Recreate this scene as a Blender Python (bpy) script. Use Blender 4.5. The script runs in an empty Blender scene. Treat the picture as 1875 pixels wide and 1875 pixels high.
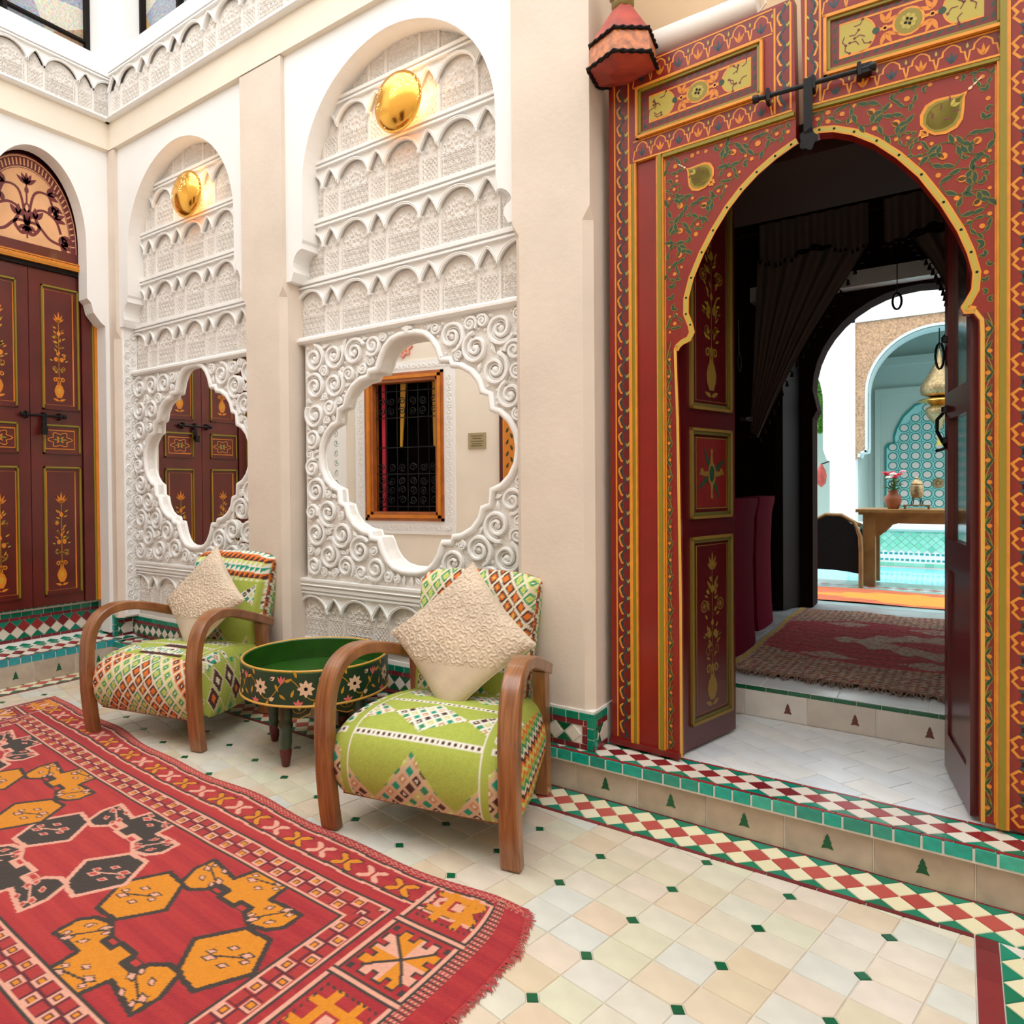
import bpy, bmesh, math, random
import numpy as np
from mathutils import Vector, Matrix
sc = bpy.context.scene
COL = sc.collection
PI = math.pi
def rad(a): return math.radians(a)

# ------------------------------------------------------------ camera, sky, exposure
_yaw, _pit, _rol = rad(35.61), rad(-.73), rad(-.48)
_f = Vector((-math.sin(_yaw)*math.cos(_pit), math.cos(_yaw)*math.cos(_pit), math.sin(_pit)))
_r0 = Vector((math.cos(_yaw), math.sin(_yaw), 0)); _u0 = _r0.cross(_f)
_r = _r0*math.cos(_rol)+_u0*math.sin(_rol); _u = _u0*math.cos(_rol)-_r0*math.sin(_rol)
cam_data = bpy.data.cameras.new('camera'); cam = bpy.data.objects.new('camera', cam_data); COL.objects.link(cam)
cam.matrix_world = Matrix(((_r.x, _u.x, -_f.x, 0), (_r.y, _u.y, -_f.y, 0), (_r.z, _u.z, -_f.z, 1.15), (0, 0, 0, 1)))
cam_data.sensor_width = 36; cam_data.lens = 1262.3*36/1875
cam_data.shift_x = (937.5-850)/1875; cam_data.shift_y = -(937.5-906.7)/1875
cam_data.clip_start = .02; cam_data.clip_end = 100
sc.camera = cam
world = bpy.data.worlds.new('sky'); sc.world = world; world.use_nodes = True
_bg = world.node_tree.nodes['Background']
_wn = world.node_tree.nodes; _wl = world.node_tree.links
_tc = _wn.new('ShaderNodeTexCoord'); _sx = _wn.new('ShaderNodeSeparateXYZ'); _wl.new(_tc.outputs['Generated'], _sx.inputs[0])
_mr = _wn.new('ShaderNodeMapRange'); _mr.inputs[1].default_value = 0; _mr.inputs[2].default_value = 1; _mr.inputs[3].default_value = 1.6; _mr.inputs[4].default_value = 4.8
_wl.new(_sx.outputs['Z'], _mr.inputs[0]); _wl.new(_mr.outputs[0], _bg.inputs[1])        # overcast sky, brightest overhead
_bg.inputs[0].default_value = (.965, .985, 1.0, 1)
sc.view_settings.view_transform = 'Standard'; sc.view_settings.look = 'None'
sc.view_settings.gamma = 1; sc.view_settings.use_curve_mapping = False
sc.view_settings.exposure = -0.10

# ------------------------------------------------------------ materials
MATS = {}
def mat(name, col, rough=.5, metal=0., noise=None, bump=None, cols=None, coat=0., sheen=0., emit=None, attr=None, grain=None, spec=.5, trans=0.):
    """procedural principled material. noise=(scale,amount) mottles, bump=(scale,strength), cols=random palette per piece"""
    m = bpy.data.materials.new(name); m.use_nodes = True; nt = m.node_tree; N = nt.nodes; L = nt.links
    b = N['Principled BSDF']; b.inputs['Roughness'].default_value = rough; b.inputs['Metallic'].default_value = metal
    b.inputs['Specular IOR Level'].default_value = spec
    if coat: b.inputs['Coat Weight'].default_value = coat; b.inputs['Coat Roughness'].default_value = .12
    if sheen: b.inputs['Sheen Weight'].default_value = sheen; b.inputs['Sheen Roughness'].default_value = .4
    if trans: b.inputs['Transmission Weight'].default_value = trans
    tc = N.new('ShaderNodeTexCoord')
    out = None
    if cols:
        oi = N.new('ShaderNodeObjectInfo'); ge = N.new('ShaderNodeNewGeometry')
        ad = N.new('ShaderNodeMath'); ad.operation = 'ADD'; L.new(oi.outputs['Random'], ad.inputs[0]); L.new(ge.outputs['Random Per Island'], ad.inputs[1])
        fr = N.new('ShaderNodeMath'); fr.operation = 'FRACT'; L.new(ad.outputs[0], fr.inputs[0])
        cr = N.new('ShaderNodeValToRGB'); e = cr.color_ramp.elements
        while len(e) > 1: e.remove(e[0])
        for i, c in enumerate(cols):
            el = e[0] if i == 0 else e.new(i/max(1, len(cols)-1)); el.position = i/max(1, len(cols)-1); el.color = (*c, 1)
        L.new(fr.outputs[0], cr.inputs[0]); out = cr.outputs[0]
    if attr:
        at = N.new('ShaderNodeAttribute'); at.attribute_name = attr; out = at.outputs['Color']
    if grain:      # wood: (scale, stretch axis vector, dark colour)
        mp = N.new('ShaderNodeMapping'); mp.inputs['Scale'].default_value = grain[1]; L.new(tc.outputs['Object'], mp.inputs[0])
        nz = N.new('ShaderNodeTexNoise'); nz.inputs['Scale'].default_value = grain[0]; nz.inputs['Detail'].default_value = 6; nz.inputs['Distortion'].default_value = .6
        L.new(mp.outputs[0], nz.inputs['Vector'])
        cr = N.new('ShaderNodeValToRGB'); cr.color_ramp.elements[0].position = .35; cr.color_ramp.elements[1].position = .65
        cr.color_ramp.elements[0].color = (*grain[2], 1); cr.color_ramp.elements[1].color = (*col, 1)
        L.new(nz.outputs['Fac'], cr.inputs[0]); out = cr.outputs[0]
    if noise:
        nz = N.new('ShaderNodeTexNoise'); nz.inputs['Scale'].default_value = noise[0]; nz.inputs['Detail'].default_value = 5
        L.new(tc.outputs['Object'], nz.inputs['Vector'])
        mr = N.new('ShaderNodeMapRange'); mr.inputs[1].default_value = .3; mr.inputs[2].default_value = .7
        mr.inputs[3].default_value = 1-noise[1]; mr.inputs[4].default_value = 1+noise[1]*.6; L.new(nz.outputs['Fac'], mr.inputs[0])
        mx = N.new('ShaderNodeMix'); mx.data_type = 'RGBA'; mx.blend_type = 'MULTIPLY'; mx.inputs[0].default_value = 1
        if out: L.new(out, mx.inputs[6])
        else: mx.inputs[6].default_value = (*col, 1)
        cb = N.new('ShaderNodeCombineColor')
        for k in range(3): L.new(mr.outputs[0], cb.inputs[k])
        L.new(cb.outputs[0], mx.inputs[7]); out = mx.outputs[2]
    if out: L.new(out, b.inputs['Base Color'])
    else: b.inputs['Base Color'].default_value = (*col, 1)
    if bump:
        nz = N.new('ShaderNodeTexNoise'); nz.inputs['Scale'].default_value = bump[0]; nz.inputs['Detail'].default_value = 4
        L.new(tc.outputs['Object'], nz.inputs['Vector'])
        bp = N.new('ShaderNodeBump'); bp.inputs['Strength'].default_value = bump[1]; bp.inputs['Distance'].default_value = .01
        L.new(nz.outputs['Fac'], bp.inputs['Height']); L.new(bp.outputs[0], b.inputs['Normal'])
    if emit: b.inputs['Emission Color'].default_value = (*emit[0], 1); b.inputs['Emission Strength'].default_value = emit[1]
    MATS[name] = m
    return m

M = MATS
mat('stucco', (.90, .88, .85), .85, bump=(60, .15))
mat('stucco_ground_shaded', (.87, .82, .765), .9, bump=(160, .6))  # recess shade put into the colour: warmer and darker than the raised stucco
mat('plaster', (.735, .625, .525), .8, noise=(3, .08), bump=(35, .12))
mat('plaster_cream', (.86, .77, .64), .8, noise=(3, .05))
mat('plaster_door', (.70, .50, .31), .8, noise=(3, .10))
mat('white_wall', (.88, .865, .84), .8, noise=(2, .03))
mat('grout', (.70, .63, .55), .9, bump=(80, .3))
mat('grout_white', (.80, .76, .70), .9)
mat('t_floor', (.8, .7, .55), .22, cols=[(.68, .61, .46), (.70, .57, .43), (.68, .655, .54), (.72, .61, .49), (.65, .66, .60), (.71, .63, .51), (.66, .65, .49), (.69, .545, .38), (.72, .64, .55)], noise=(9, .10), bump=(14, .12))
mat('t_cream', (.8, .7, .5), .3, cols=[(.80, .73, .48), (.74, .68, .44), (.83, .77, .58)])
mat('t_white', (.8, .7, .5), .3, cols=[(.74, .66, .55), (.68, .60, .50), (.80, .74, .64)])
mat('t_red', (.5, .1, .08), .3, cols=[(.50, .085, .07), (.42, .06, .055), (.54, .11, .085)])
mat('t_darkred', (.5, .1, .08), .25, cols=[(.23, .02, .025), (.33, .03, .03), (.16, .012, .018)])
mat('t_maroon', (.2, .02, .03), .25, cols=[(.17, .018, .026), (.23, .03, .035), (.12, .012, .018)])
mat('t_green', (0, .2, .1), .2, cols=[(.0, .20, .105), (.0, .15, .08), (.008, .25, .15), (.0, .19, .13)])
mat('t_dkgreen', (0, .1, .05), .25, cols=[(.005, .09, .035), (.01, .12, .05)])
mat('t_turq', (0, .3, .2), .15, cols=[(.004, .31, .22), (.006, .38, .29), (.02, .26, .19), (.05, .45, .33), (.004, .34, .24)], noise=(30, .2))
mat('t_turqblue', (0, .3, .3), .15, cols=[(.02, .31, .34), (.03, .38, .38), (.03, .27, .33), (.05, .42, .38)], noise=(30, .2))
mat('t_riser', (.5, .42, .33), .4, cols=[(.50, .40, .30), (.44, .35, .26), (.53, .46, .37)], noise=(14, .16))
mat('t_landing', (.8, .8, .8), .22, cols=[(.78, .78, .77), (.73, .75, .77), (.80, .78, .74), (.70, .73, .76)], noise=(8, .08))
mat('t_riser_in', (.6, .56, .5), .35, cols=[(.62, .57, .50), (.56, .50, .43), (.66, .62, .56)], noise=(10, .1))
mat('grout_dark', (.34, .29, .25), .9)
mat('t_brown', (.12, .03, .02), .4)
mat('wood_arm', (.36, .145, .05), .32, grain=(5, (16, 1.3, 1.3), (.20, .068, .022)), coat=.3)
mat('rug', (.5, .1, .1), .95, attr='col', sheen=.15, bump=(350, .5))
mat('kilim', (.5, .5, .1), .9, attr='col', bump=(500, .4))
mat('cushion', (.66, .52, .38), .38, noise=(7, .2), sheen=.3, bump=(300, .2))
mat('red', (.235, .012, .006), .34, noise=(5, .15), coat=.12)
mat('red2', (.165, .010, .009), .34, noise=(5, .15), coat=.12)
mat('darkred', (.075, .004, .006), .30, noise=(5, .15), coat=.2)
mat('bordeaux', (.105, .009, .006), .30, noise=(6, .25), coat=.25)
mat('orange', (.72, .27, .025), .4, noise=(25, .12))
mat('amber', (.66, .21, .012), .4, noise=(12, .15))
mat('olive', (.25, .19, .012), .4)
mat('olive2', (.43, .34, .055), .4)
mat('vgreen', (.012, .048, .020), .4)
mat('navy', (.022, .045, .055), .4)
mat('gold', (.66, .36, .06), .4)
mat('dark', (.012, .008, .007), .6, spec=.12)
mat('iron', (.012, .013, .015), .35, metal=.6)
mat('brass', (.95, .56, .13), .2, metal=1, noise=(30, .12))
mat('brass_old', (.36, .27, .14), .45, metal=.8, noise=(45, .4), bump=(90, .3))
mat('mirror', (.97, .965, .95), .01, metal=1)
mat('tgreen', (.018, .085, .006), .3, noise=(12, .25), coat=.3)
mat('tgreen_dk', (.020, .040, .010), .3, noise=(12, .25), coat=.3)
mat('pink', (.72, .16, .15), .5)
mat('peach', (.80, .56, .36), .5)
mat('ochre', (.58, .30, .015), .5)
mat('wood_red', (.10, .012, .008), .4)
mat('peachwood', (.78, .42, .20), .5, noise=(8, .12))
mat('plum', (.15, .02, .022), .45)
mat('white_fabric', (.82, .77, .70), .7, noise=(5, .06))
mat('lantern_red', (.42, .06, .04), .4, noise=(18, .35))
mat('lantern_orange', (.55, .17, .05), .4, noise=(45, .5))
mat('olivewood', (.20, .13, .02), .35, coat=.3)
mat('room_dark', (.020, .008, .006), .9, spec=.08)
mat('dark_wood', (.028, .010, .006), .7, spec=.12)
mat('shaded_gold', (.20, .115, .015), .5)  # gold of the wicket paint, darkened to carry the shade inside the doorway
mat('shaded_olive', (.10, .085, .012), .5)  # olive of the wicket paint, with the same shade in its colour
mat('room_floor', (.42, .45, .46), .25, noise=(4, .2))
mat('velvet', (.16, .004, .022), .9, spec=.05)
mat('curtain', (.13, .095, .085), .9, spec=.05)
mat('marble', (.72, .73, .74), .2, noise=(6, .12))
mat('tablewood', (.30, .17, .055), .45, noise=(10, .3))
mat('wicker', (.010, .011, .012), .8, bump=(120, .8), spec=.1)
mat('court_white', (.85, .88, .90), .8)
mat('court_teal', (.42, .56, .53), .7)
mat('court_floor', (.45, .60, .60), .2, noise=(6, .2))
mat('water', (.20, .68, .80), .05, noise=(3, .15), bump=(9, .2))
mat('spandrel_stone', (.52, .33, .20), .8, noise=(60, .45), bump=(90, .6))
mat('leaf', (.10, .30, .02), .6, cols=[(.07, .24, .015), (.17, .42, .03), (.05, .17, .015)])
mat('leaf_dark', (.03, .09, .01), .6, cols=[(.03, .10, .012), (.06, .16, .02)])
mat('terracotta', (.33, .10, .035), .6, noise=(12, .2))
mat('petal_red', (.62, .03, .06), .6)
mat('petal_pink', (.80, .30, .36), .6)
mat('petal_white', (.85, .82, .76), .6)
mat('glass', (.85, .9, .9), .03, trans=1.0)
mat('window_wood', (.42, .12, .02), .35, noise=(9, .25), coat=.2)
mat('plaque', (.42, .34, .18), .4, metal=.3)
mat('text', (.10, .08, .04), .6)
mat('niche_a', (.25, .62, .62), .25, cols=[(.22, .60, .62), (.30, .66, .66)])
mat('niche_b', (.62, .62, .60), .3)
mat('niche_c', (.02, .26, .24), .25)
mat('green_glass_tile', (.22, .62, .48), .2, cols=[(.20, .60, .42), (.34, .70, .56), (.14, .50, .38)])

# ------------------------------------------------------------ mesh helpers
class MB:
    def __init__(s): s.v = []; s.f = []; s.m = []
    def add(s, vs, fs, mi=0):
        o = len(s.v); s.v += [tuple(p) for p in vs]; s.f += [tuple(i+o for i in f) for f in fs]; s.m += [mi]*len(fs); return s
    def box(s, x0, x1, y0, y1, z0, z1, mi=0):
        return s.add([(x0,y0,z0),(x1,y0,z0),(x1,y1,z0),(x0,y1,z0),(x0,y0,z1),(x1,y0,z1),(x1,y1,z1),(x0,y1,z1)],
                     [(0,3,2,1),(4,5,6,7),(0,1,5,4),(1,2,6,5),(2,3,7,6),(3,0,4,7)], mi)
    def prism(s, poly, d0, d1, fn, mi=0, inset=0., side=None):
        """extrude a 2D polygon between depths d0 (back) and d1 (front); fn(a,b,d)->xyz; inset chamfers the front"""
        n = len(poly); vs = [fn(a, b, d0) for a, b in poly]+[fn(a, b, d1) for a, b in poly]
        fs = [tuple(range(n))[::-1], tuple(range(n, 2*n))]+[(i, (i+1) % n, n+(i+1) % n, n+i) for i in range(n)]
        if inset:
            cx = sum(p[0] for p in poly)/n; cy = sum(p[1] for p in poly)/n
            k = [max(0, 1-inset/max(1e-6, math.hypot(a-cx, b-cy))) for a, b in poly]
            dm = d1-(d1-d0)*.3
            vs = [fn(a, b, d0) for a, b in poly]+[fn(a, b, dm) for a, b in poly]+[fn(cx+(a-cx)*q, cy+(b-cy)*q, d1) for (a, b), q in zip(poly, k)]
            fs = [tuple(range(2*n, 3*n))]+[(j+i, j+(i+1) % n, j+n+(i+1) % n, j+n+i) for j in (0, n) for i in range(n)]
        return s.add(vs, fs, mi)
    def tube(s, path, r, n=6, closed=False, mi=0, up=None, flat=1., caps=True):
        P = [Vector(p) for p in path]; k = len(P); vs = []; prev = None
        for i, p in enumerate(P):
            if closed: t = P[(i+1) % k]-P[i-1]
            else: t = P[min(i+1, k-1)]-P[max(i-1, 0)]
            t = t.normalized() if t.length > 1e-9 else Vector((0, 0, 1))
            if up is not None: a = Vector(up); a = (a-t*a.dot(t)); a = a.normalized() if a.length > 1e-6 else t.orthogonal().normalized()
            elif prev is None: a = t.orthogonal().normalized()
            else: a = prev-t*prev.dot(t); a = a.normalized() if a.length > 1e-6 else t.orthogonal().normalized()
            prev = a; b = t.cross(a); rr = r[i] if hasattr(r, '__len__') else r
            for j in range(n):
                q = 2*PI*(j+.5)/n; vs.append(p+a*(math.cos(q)*rr*flat)+b*(math.sin(q)*rr))
        fs = []
        for i in range(k if closed else k-1):
            for j in range(n):
                i2 = (i+1) % k; fs.append((i*n+j, i*n+(j+1) % n, i2*n+(j+1) % n, i2*n+j))
        if caps and not closed: fs += [tuple(range(n))[::-1], tuple(range((k-1)*n, k*n))]
        return s.add(vs, fs, mi)
    def lathe(s, prof, n=24, mi=0, c=(0, 0, 0), fn=None):
        vs = []
        for r, z in prof:
            for j in range(n):
                a = 2*PI*j/n; p = (r*math.cos(a), r*math.sin(a), z); p = fn(*p) if fn else p
                vs.append((p[0]+c[0], p[1]+c[1], p[2]+c[2]))
        fs = [(i*n+j, i*n+(j+1) % n, (i+1)*n+(j+1) % n, (i+1)*n+j) for i in range(len(prof)-1) for j in range(n)]
        return s.add(vs, fs, mi)
    def grid(s, pts, nu, nv, mi=0):
        """pts: nu*nv points row by row"""
        return s.add(pts, [(i*nv+j, i*nv+j+1, (i+1)*nv+j+1, (i+1)*nv+j) for i in range(nu-1) for j in range(nv-1)], mi)
    def mesh(s, name, mats, smooth=False, angle=35):
        me = bpy.data.meshes.new(name); me.from_pydata(s.v, [], s.f)
        for m in (mats if isinstance(mats, (list, tuple)) else [mats]): me.materials.append(MATS[m])
        if len(me.materials) > 1: me.polygons.foreach_set('material_index', s.m)
        if smooth:
            me.shade_smooth(); me.set_sharp_from_angle(angle=rad(angle))
        me.update(); return me

def link(name, data, parent=None, loc=(0, 0, 0), rot=(0, 0, 0), scale=(1, 1, 1)):
    o = bpy.data.objects.new(name, data); COL.objects.link(o)
    o.location = loc; o.rotation_euler = rot; o.scale = scale
    if parent is not None: o.parent = parent
    return o
def obj(name, mb, mats, parent=None, smooth=False, angle=35, loc=(0, 0, 0), rot=(0, 0, 0)):
    return link(name, mb.mesh(name, mats, smooth, angle), parent, loc, rot)
def thing(name, label, cat, loc=(0, 0, 0), rz=0., group=None):
    o = link(name, None, None, loc, (0, 0, rz)); o.empty_display_size = .1
    return tag(o, label, cat, group)
def tag(o, label, cat, group=None):
    o['label'] = label; o['category'] = cat
    if group: o['group'] = group
    return o
def struct(o, label=None):
    o['kind'] = 'structure'
    if label: o['label'] = label
    return o
def stuff(o): o['kind'] = 'stuff'; return o
XZ = lambda Y0: (lambda a, b, d: (a, Y0-d, b))           # wall facing -Y: d comes out of it
XY = lambda a, b, d: (a, b, d)
def arc(cx, cy, rx, ry, a0, a1, n): return [(cx+rx*math.cos(rad(a0+(a1-a0)*i/n)), cy+ry*math.sin(rad(a0+(a1-a0)*i/n))) for i in range(n+1)]
def spiral(c, R, turns, a0, hand, n=26, r1=.18):
    return [(c[0]+R*(1-(1-r1)*i/n)*math.cos(a0+hand*2*PI*turns*i/n), c[1]+R*(1-(1-r1)*i/n)*math.sin(a0+hand*2*PI*turns*i/n)) for i in range(n+1)]
def inpoly(x, y, poly):
    x = np.asarray(x); r = np.zeros(x.shape, bool); n = len(poly)
    for i in range(n):
        (x0, y0), (x1, y1) = poly[i], poly[(i+1) % n]
        if y0 == y1: continue
        c = ((y0 > y) != (y1 > y)) & (x < (x1-x0)*(y-y0)/(y1-y0)+x0); r ^= c
    return r
def segdist(x, y, pts, closed=True):
    d = np.full(np.shape(x), 1e9); n = len(pts)
    for i in range(n if closed else n-1):
        (x0, y0), (x1, y1) = pts[i], pts[(i+1) % n]; dx, dy = x1-x0, y1-y0; l = dx*dx+dy*dy
        t = np.clip(((x-x0)*dx+(y-y0)*dy)/max(l, 1e-12), 0, 1); d = np.minimum(d, np.hypot(x-x0-t*dx, y-y0-t*dy))
    return d
def pack(polys_in, polys_out, bbox, rmax, rmin, step=.006, limit=200):
    """greedy circle packing inside the first polygon and outside the others"""
    xs = np.arange(bbox[0], bbox[1], step); zs = np.arange(bbox[2], bbox[3], step); X, Y = np.meshgrid(xs, zs)
    ok = inpoly(X, Y, polys_in); D = segdist(X, Y, polys_in)
    for p in polys_out: ok &= ~inpoly(X, Y, p); D = np.minimum(D, segdist(X, Y, p))
    D[~ok] = -1; res = []
    while len(res) < limit:
        Dc = np.minimum(D, rmax); i = np.unravel_index(np.argmax(Dc-.0001*np.hypot(X-bbox[0], Y-bbox[3])), D.shape); r = Dc[i]
        if r < rmin: break
        c = (X[i], Y[i]); res.append((c, float(r))); D = np.minimum(D, np.hypot(X-c[0], Y-c[1])-r)
    return res
def clip(poly, a, b, c):
    """keep the part of poly where a*x+b*y<=c"""
    out = []; n = len(poly)
    for i in range(n):
        p, q = poly[i], poly[(i+1) % n]; dp = a*p[0]+b*p[1]-c; dq = a*q[0]+b*q[1]-c
        if dp <= 0: out.append(p)
        if dp*dq < 0: t = dp/(dp-dq); out.append((p[0]+t*(q[0]-p[0]), p[1]+t*(q[1]-p[1])))
    return out
def area(poly): return .5*sum(poly[i-1][0]*poly[i][1]-poly[i][0]*poly[i-1][1] for i in range(len(poly)))
rng = random.Random(7)

# ------------------------------------------------------------ tile laying
PIECE = {}
def piece(kind, poly, m, thick=.008, inset=.0018):
    key = (kind, m)
    if key not in PIECE: PIECE[key] = MB().prism(poly, -thick, 0, XY, inset=inset).mesh(kind, m)
    return PIECE[key]
def put(name, me, parent, O, E, a, b, ang=0., jit=.0006, sx=1., sy=1.):
    e1, e2, n = E; c, s = math.cos(ang), math.sin(ang)
    u = (e1*c+e2*s)*sx; v = (e2*c-e1*s)*sy; p = O+e1*a+e2*b+n*rng.uniform(-jit, jit)
    o = bpy.data.objects.new(name, me); COL.objects.link(o); o.parent = parent
    o.matrix_basis = Matrix(((u.x, v.x, n.x, p.x), (u.y, v.y, n.y, p.y), (u.z, v.z, n.z, p.z), (0, 0, 0, 1)))
    return o
V = Vector
EX, EY, EZ = V((1, 0, 0)), V((0, 1, 0)), V((0, 0, 1))
def rectp(w, h): return [(-w/2, -h/2), (w/2, -h/2), (w/2, h/2), (-w/2, h/2)]
def rhomb(d): return [(-d, 0), (0, -d), (d, 0), (0, d)]
def run_strip(parent, O, E, L, w, h, b, name, m, gap=.002, start=0., vary=.18):
    a = start
    base = piece(name+'_%.3f_%.3f' % (w, h), rectp(w, h), m)
    while a < L-.004:
        ww = min(w*rng.uniform(1-vary, 1+vary), L-a)
        put(name, base, parent, O, E, a+ww/2, b, sx=max(.2, (ww-gap)/w)); a += ww
def checker(parent, O, E, L, d, phase, mats=('t_cream', 't_red', 't_green'), skip=None, ay=1.):
    """band of squares set on their points: red row in the middle, cream either side, green half squares along both edges"""
    g = .0013; k0 = math.ceil((-phase)/(2*d)); 
    cm = piece('cream_diamond_tile%.3f' % d, rhomb(d-g), mats[0]); rm = piece('red_diamond_tile%.3f' % d, rhomb(d-g), mats[1])
    gm = piece('green_triangle_tile%.3f' % d, [(-d+2*g, 0), (d-2*g, 0), (0, d-2*g)], mats[2])
    k = k0
    while phase+2*d*k < L+d:
        a = phase+2*d*k; k += 1
        if skip and skip(a): continue
        put('red_diamond_tile', rm, parent, O, E, a, 0, sy=ay)
        put('green_triangle_tile', gm, parent, O, E, a, (-2*d+.001)*ay, sy=ay); put('green_triangle_tile', gm, parent, O, E, a, (2*d-.001)*ay, PI, sy=ay)
        for q in (-d, d): put('cream_diamond_tile', cm, parent, O, E, a+d, q*ay, sy=ay)

# floor ------------------------------------------------------
floor = struct(obj('floor', MB().box(-4.6, 2.5, -.62, 2.40, -.12, -.0035), 'grout'), 'courtyard floor of cream tiles with small green insets')
FO = V((-.6598, 1.9218)); FA = V((.23994, -.04442))/2; FB = V((.03933, .19626))/2
_cut = .019
TV = {}
stuff_tiles = MB(); cells = []
for i in range(-40, 12):
    for j in range(-18, 6):
        p0 = FO+FA*i+FB*j; cs = [p0, p0+FA, p0+FA+FB, p0+FB]
        cxy = (cs[0]+cs[2])/2
        if cxy.x < -4.45 or cxy.x > .12 or cxy.y > 2.24 or cxy.y < -.5: continue
        if -3.8 < cxy.x < -1.05 and .5 < cxy.y < 1.50: continue
        ev = (i % 2, j % 2); corner = {(0, 0): 0, (1, 0): 1, (1, 1): 2, (0, 1): 3}[ev]
        cells.append((math.hypot(cxy.x, cxy.y), i, j, cs, cxy, corner))
cells.sort(key=lambda c: c[0])
def cell_poly(cs, corner, cxy):
    out = []
    for q in range(4):
        p = cs[q]; pn = cs[(q+1) % 4]; pp = cs[q-1]
        if q == corner: out += [p+(pp-p).normalized()*_cut, p+(pn-p).normalized()*_cut]
        else: out.append(p)
    poly = []
    for p in out: w = p-cxy; poly.append((w.x*(1-.0018/.1), w.y*(1-.0018/.1)))
    return poly
EF = (EX, EY, EZ); nt_ = 0
for dist, i, j, cs, cxy, corner in cells:
    poly = cell_poly(cs, corner, cxy)
    world_poly = [(p[0]+cxy.x, p[1]+cxy.y) for p in poly]
    cl = clip(clip(clip(world_poly, 0, 1, 2.146), 1, 0, .034), -1, 0, 4.33)
    if len(cl) < 3 or abs(area(cl)) < .0006: continue
    whole = abs(abs(area(cl))-abs(area(world_poly))) < 1e-6
    vis = dist > 1.0 and cxy.x < .1
    if nt_ < 296 and vis:
        if whole:
            if corner not in TV: TV[corner] = MB().prism(poly, -.009, 0, XY, inset=.002).mesh('floor_tile', 't_floor')
            o = put('floor_tile', TV[corner], floor, V((cxy.x, cxy.y, 0)), EF, 0, 0)
        else:
            o = put('floor_tile', MB().prism([(a-cxy.x, b-cxy.y) for a, b in cl], -.009, 0, XY, inset=.002).mesh('floor_tile', 't_floor'), floor, V((cxy.x, cxy.y, 0)), EF, 0, 0)
        nt_ += 1
    else:
        zz = rng.uniform(-.0006, .0006)
        stuff_tiles.prism(cl, -.009+zz, zz, XY, inset=.002)
stuff(obj('distant_floor_tiles', stuff_tiles, 't_floor', floor))
ins = MB().prism([(p.x, p.y) for p in (FA.normalized()*.0185, FB.normalized()*.0175, -FA.normalized()*.0185, -FB.normalized()*.0175)], -.008, .0004, XY, inset=.0015).mesh('green_inset_tile', 't_dkgreen')
for i in range(-20, 6):
    for j in range(-9, 3):
        p = FO+FA*2*i+FB*2*j
        if p.x < -4.32 or p.x > .02 or p.y > 2.13 or p.y < .15 or (-3.8 < p.x < -1.05 and .5 < p.y < 1.5): continue
        put('green_inset_tile', ins, floor, V((p.x, p.y, 0)), EF, 0, 0, ang=rng.uniform(-.12, .12))
D_ = .04165
# border of the floor along the back step, the left step and the right hand side
checker(floor, V((-4.36, 2.2475, .0005)), EF, 4.36+.30, D_, (-.923+4.36) % (2*D_), skip=None)
run_strip(floor, V((-4.36, 2.157, .0005)), EF, 4.395, .14, .017, 0, 'maroon_strip_tile', 't_maroon')
run_strip(floor, V((-4.36, 2.332, .001)), EF, 4.70, .12, .008, 0, 'maroon_strip_tile', 't_maroon')
EL = (-EY, EX, EZ)
checker(floor, V((-4.445, 2.13, .0005)), EL, 1.0, D_, .02)
run_strip(floor, V((-4.349, 2.13, .0005)), EL, 1.0, .13, .017, 0, 'maroon_strip_tile', 't_maroon')
checker(floor, V((.168, 2.15, .0005)), EL, .95, D_, .03)
run_strip(floor, V((.060, 2.163, .0008)), EL, .95, .062, .047, 0, 'maroon_strip_tile', 't_maroon', vary=.05)
floor_right = MB(); [floor_right.prism([(.26+.13*a, 2.15-.13*b), (.385+.13*a, 2.15-.13*b), (.385+.13*a, 2.025-.13*b), (.26+.13*a, 2.025-.13*b)], -.009, 0, XY, inset=.002) for a in range(16) for b in range(19)]
stuff(obj('side_floor_tiles', floor_right, 't_floor', floor))

# steps ------------------------------------------------------
ZT = .158
step = struct(obj('trim_1', MB().box(-4.52, 2.4, 2.338, 2.60, 0, ZT-.006).box(-1.0, 2.4, 2.60, 3.10, 0, ZT-.012).box(-4.50, 2.4, 2.318, 2.60, .112, ZT-.006), 'grout_white'), 'tiled step along the back wall')
ER = (EX, EZ, -EY)                    # vertical face towards -Y
x = -4.50
rt = {}
def riser_piece(w, h): return piece('riser_tile_%.3f_%.3f' % (w, h), rectp(w, h), 't_riser', .01, .002)
fir = [(-.017, -.023), (0, -.02), (.017, -.023), (.009, -.005), (.012, -.004), (.006, .008), (.007, .011), (0, .024), (-.007, .011), (-.006, .008), (-.012, -.004), (-.009, -.005)]
firm = MB().prism(fir, -.004, .0012, XY).mesh('fir_inset_tile', 't_dkgreen')
xb = [-.926+.2415*k for k in range(-15, 13)]
for a, b in zip(xb, xb[1:]):
    if b < -4.5: continue
    a = max(a, -4.5); put('riser_tile', riser_piece(.2415, .11), step, V((0, 2.334, .056)), ER, (a+b)/2, 0, sx=(b-a-.003)/.2415)
    put('fir_inset_tile', firm, step, V((0, 2.334, .060)), ER, (a+b)/2, 0, jit=0)
run_strip(step, V((-4.50, 2.3135, .137)), ER, 6.0, .064, .036, 0, 'edge_tile', 't_turq', gap=.006, vary=.22)
run_strip(step, V((-4.42, 2.3245, ZT)), EF, 5.9, .085, .011, 0, 'maroon_strip_tile', 't_darkred')
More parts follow.
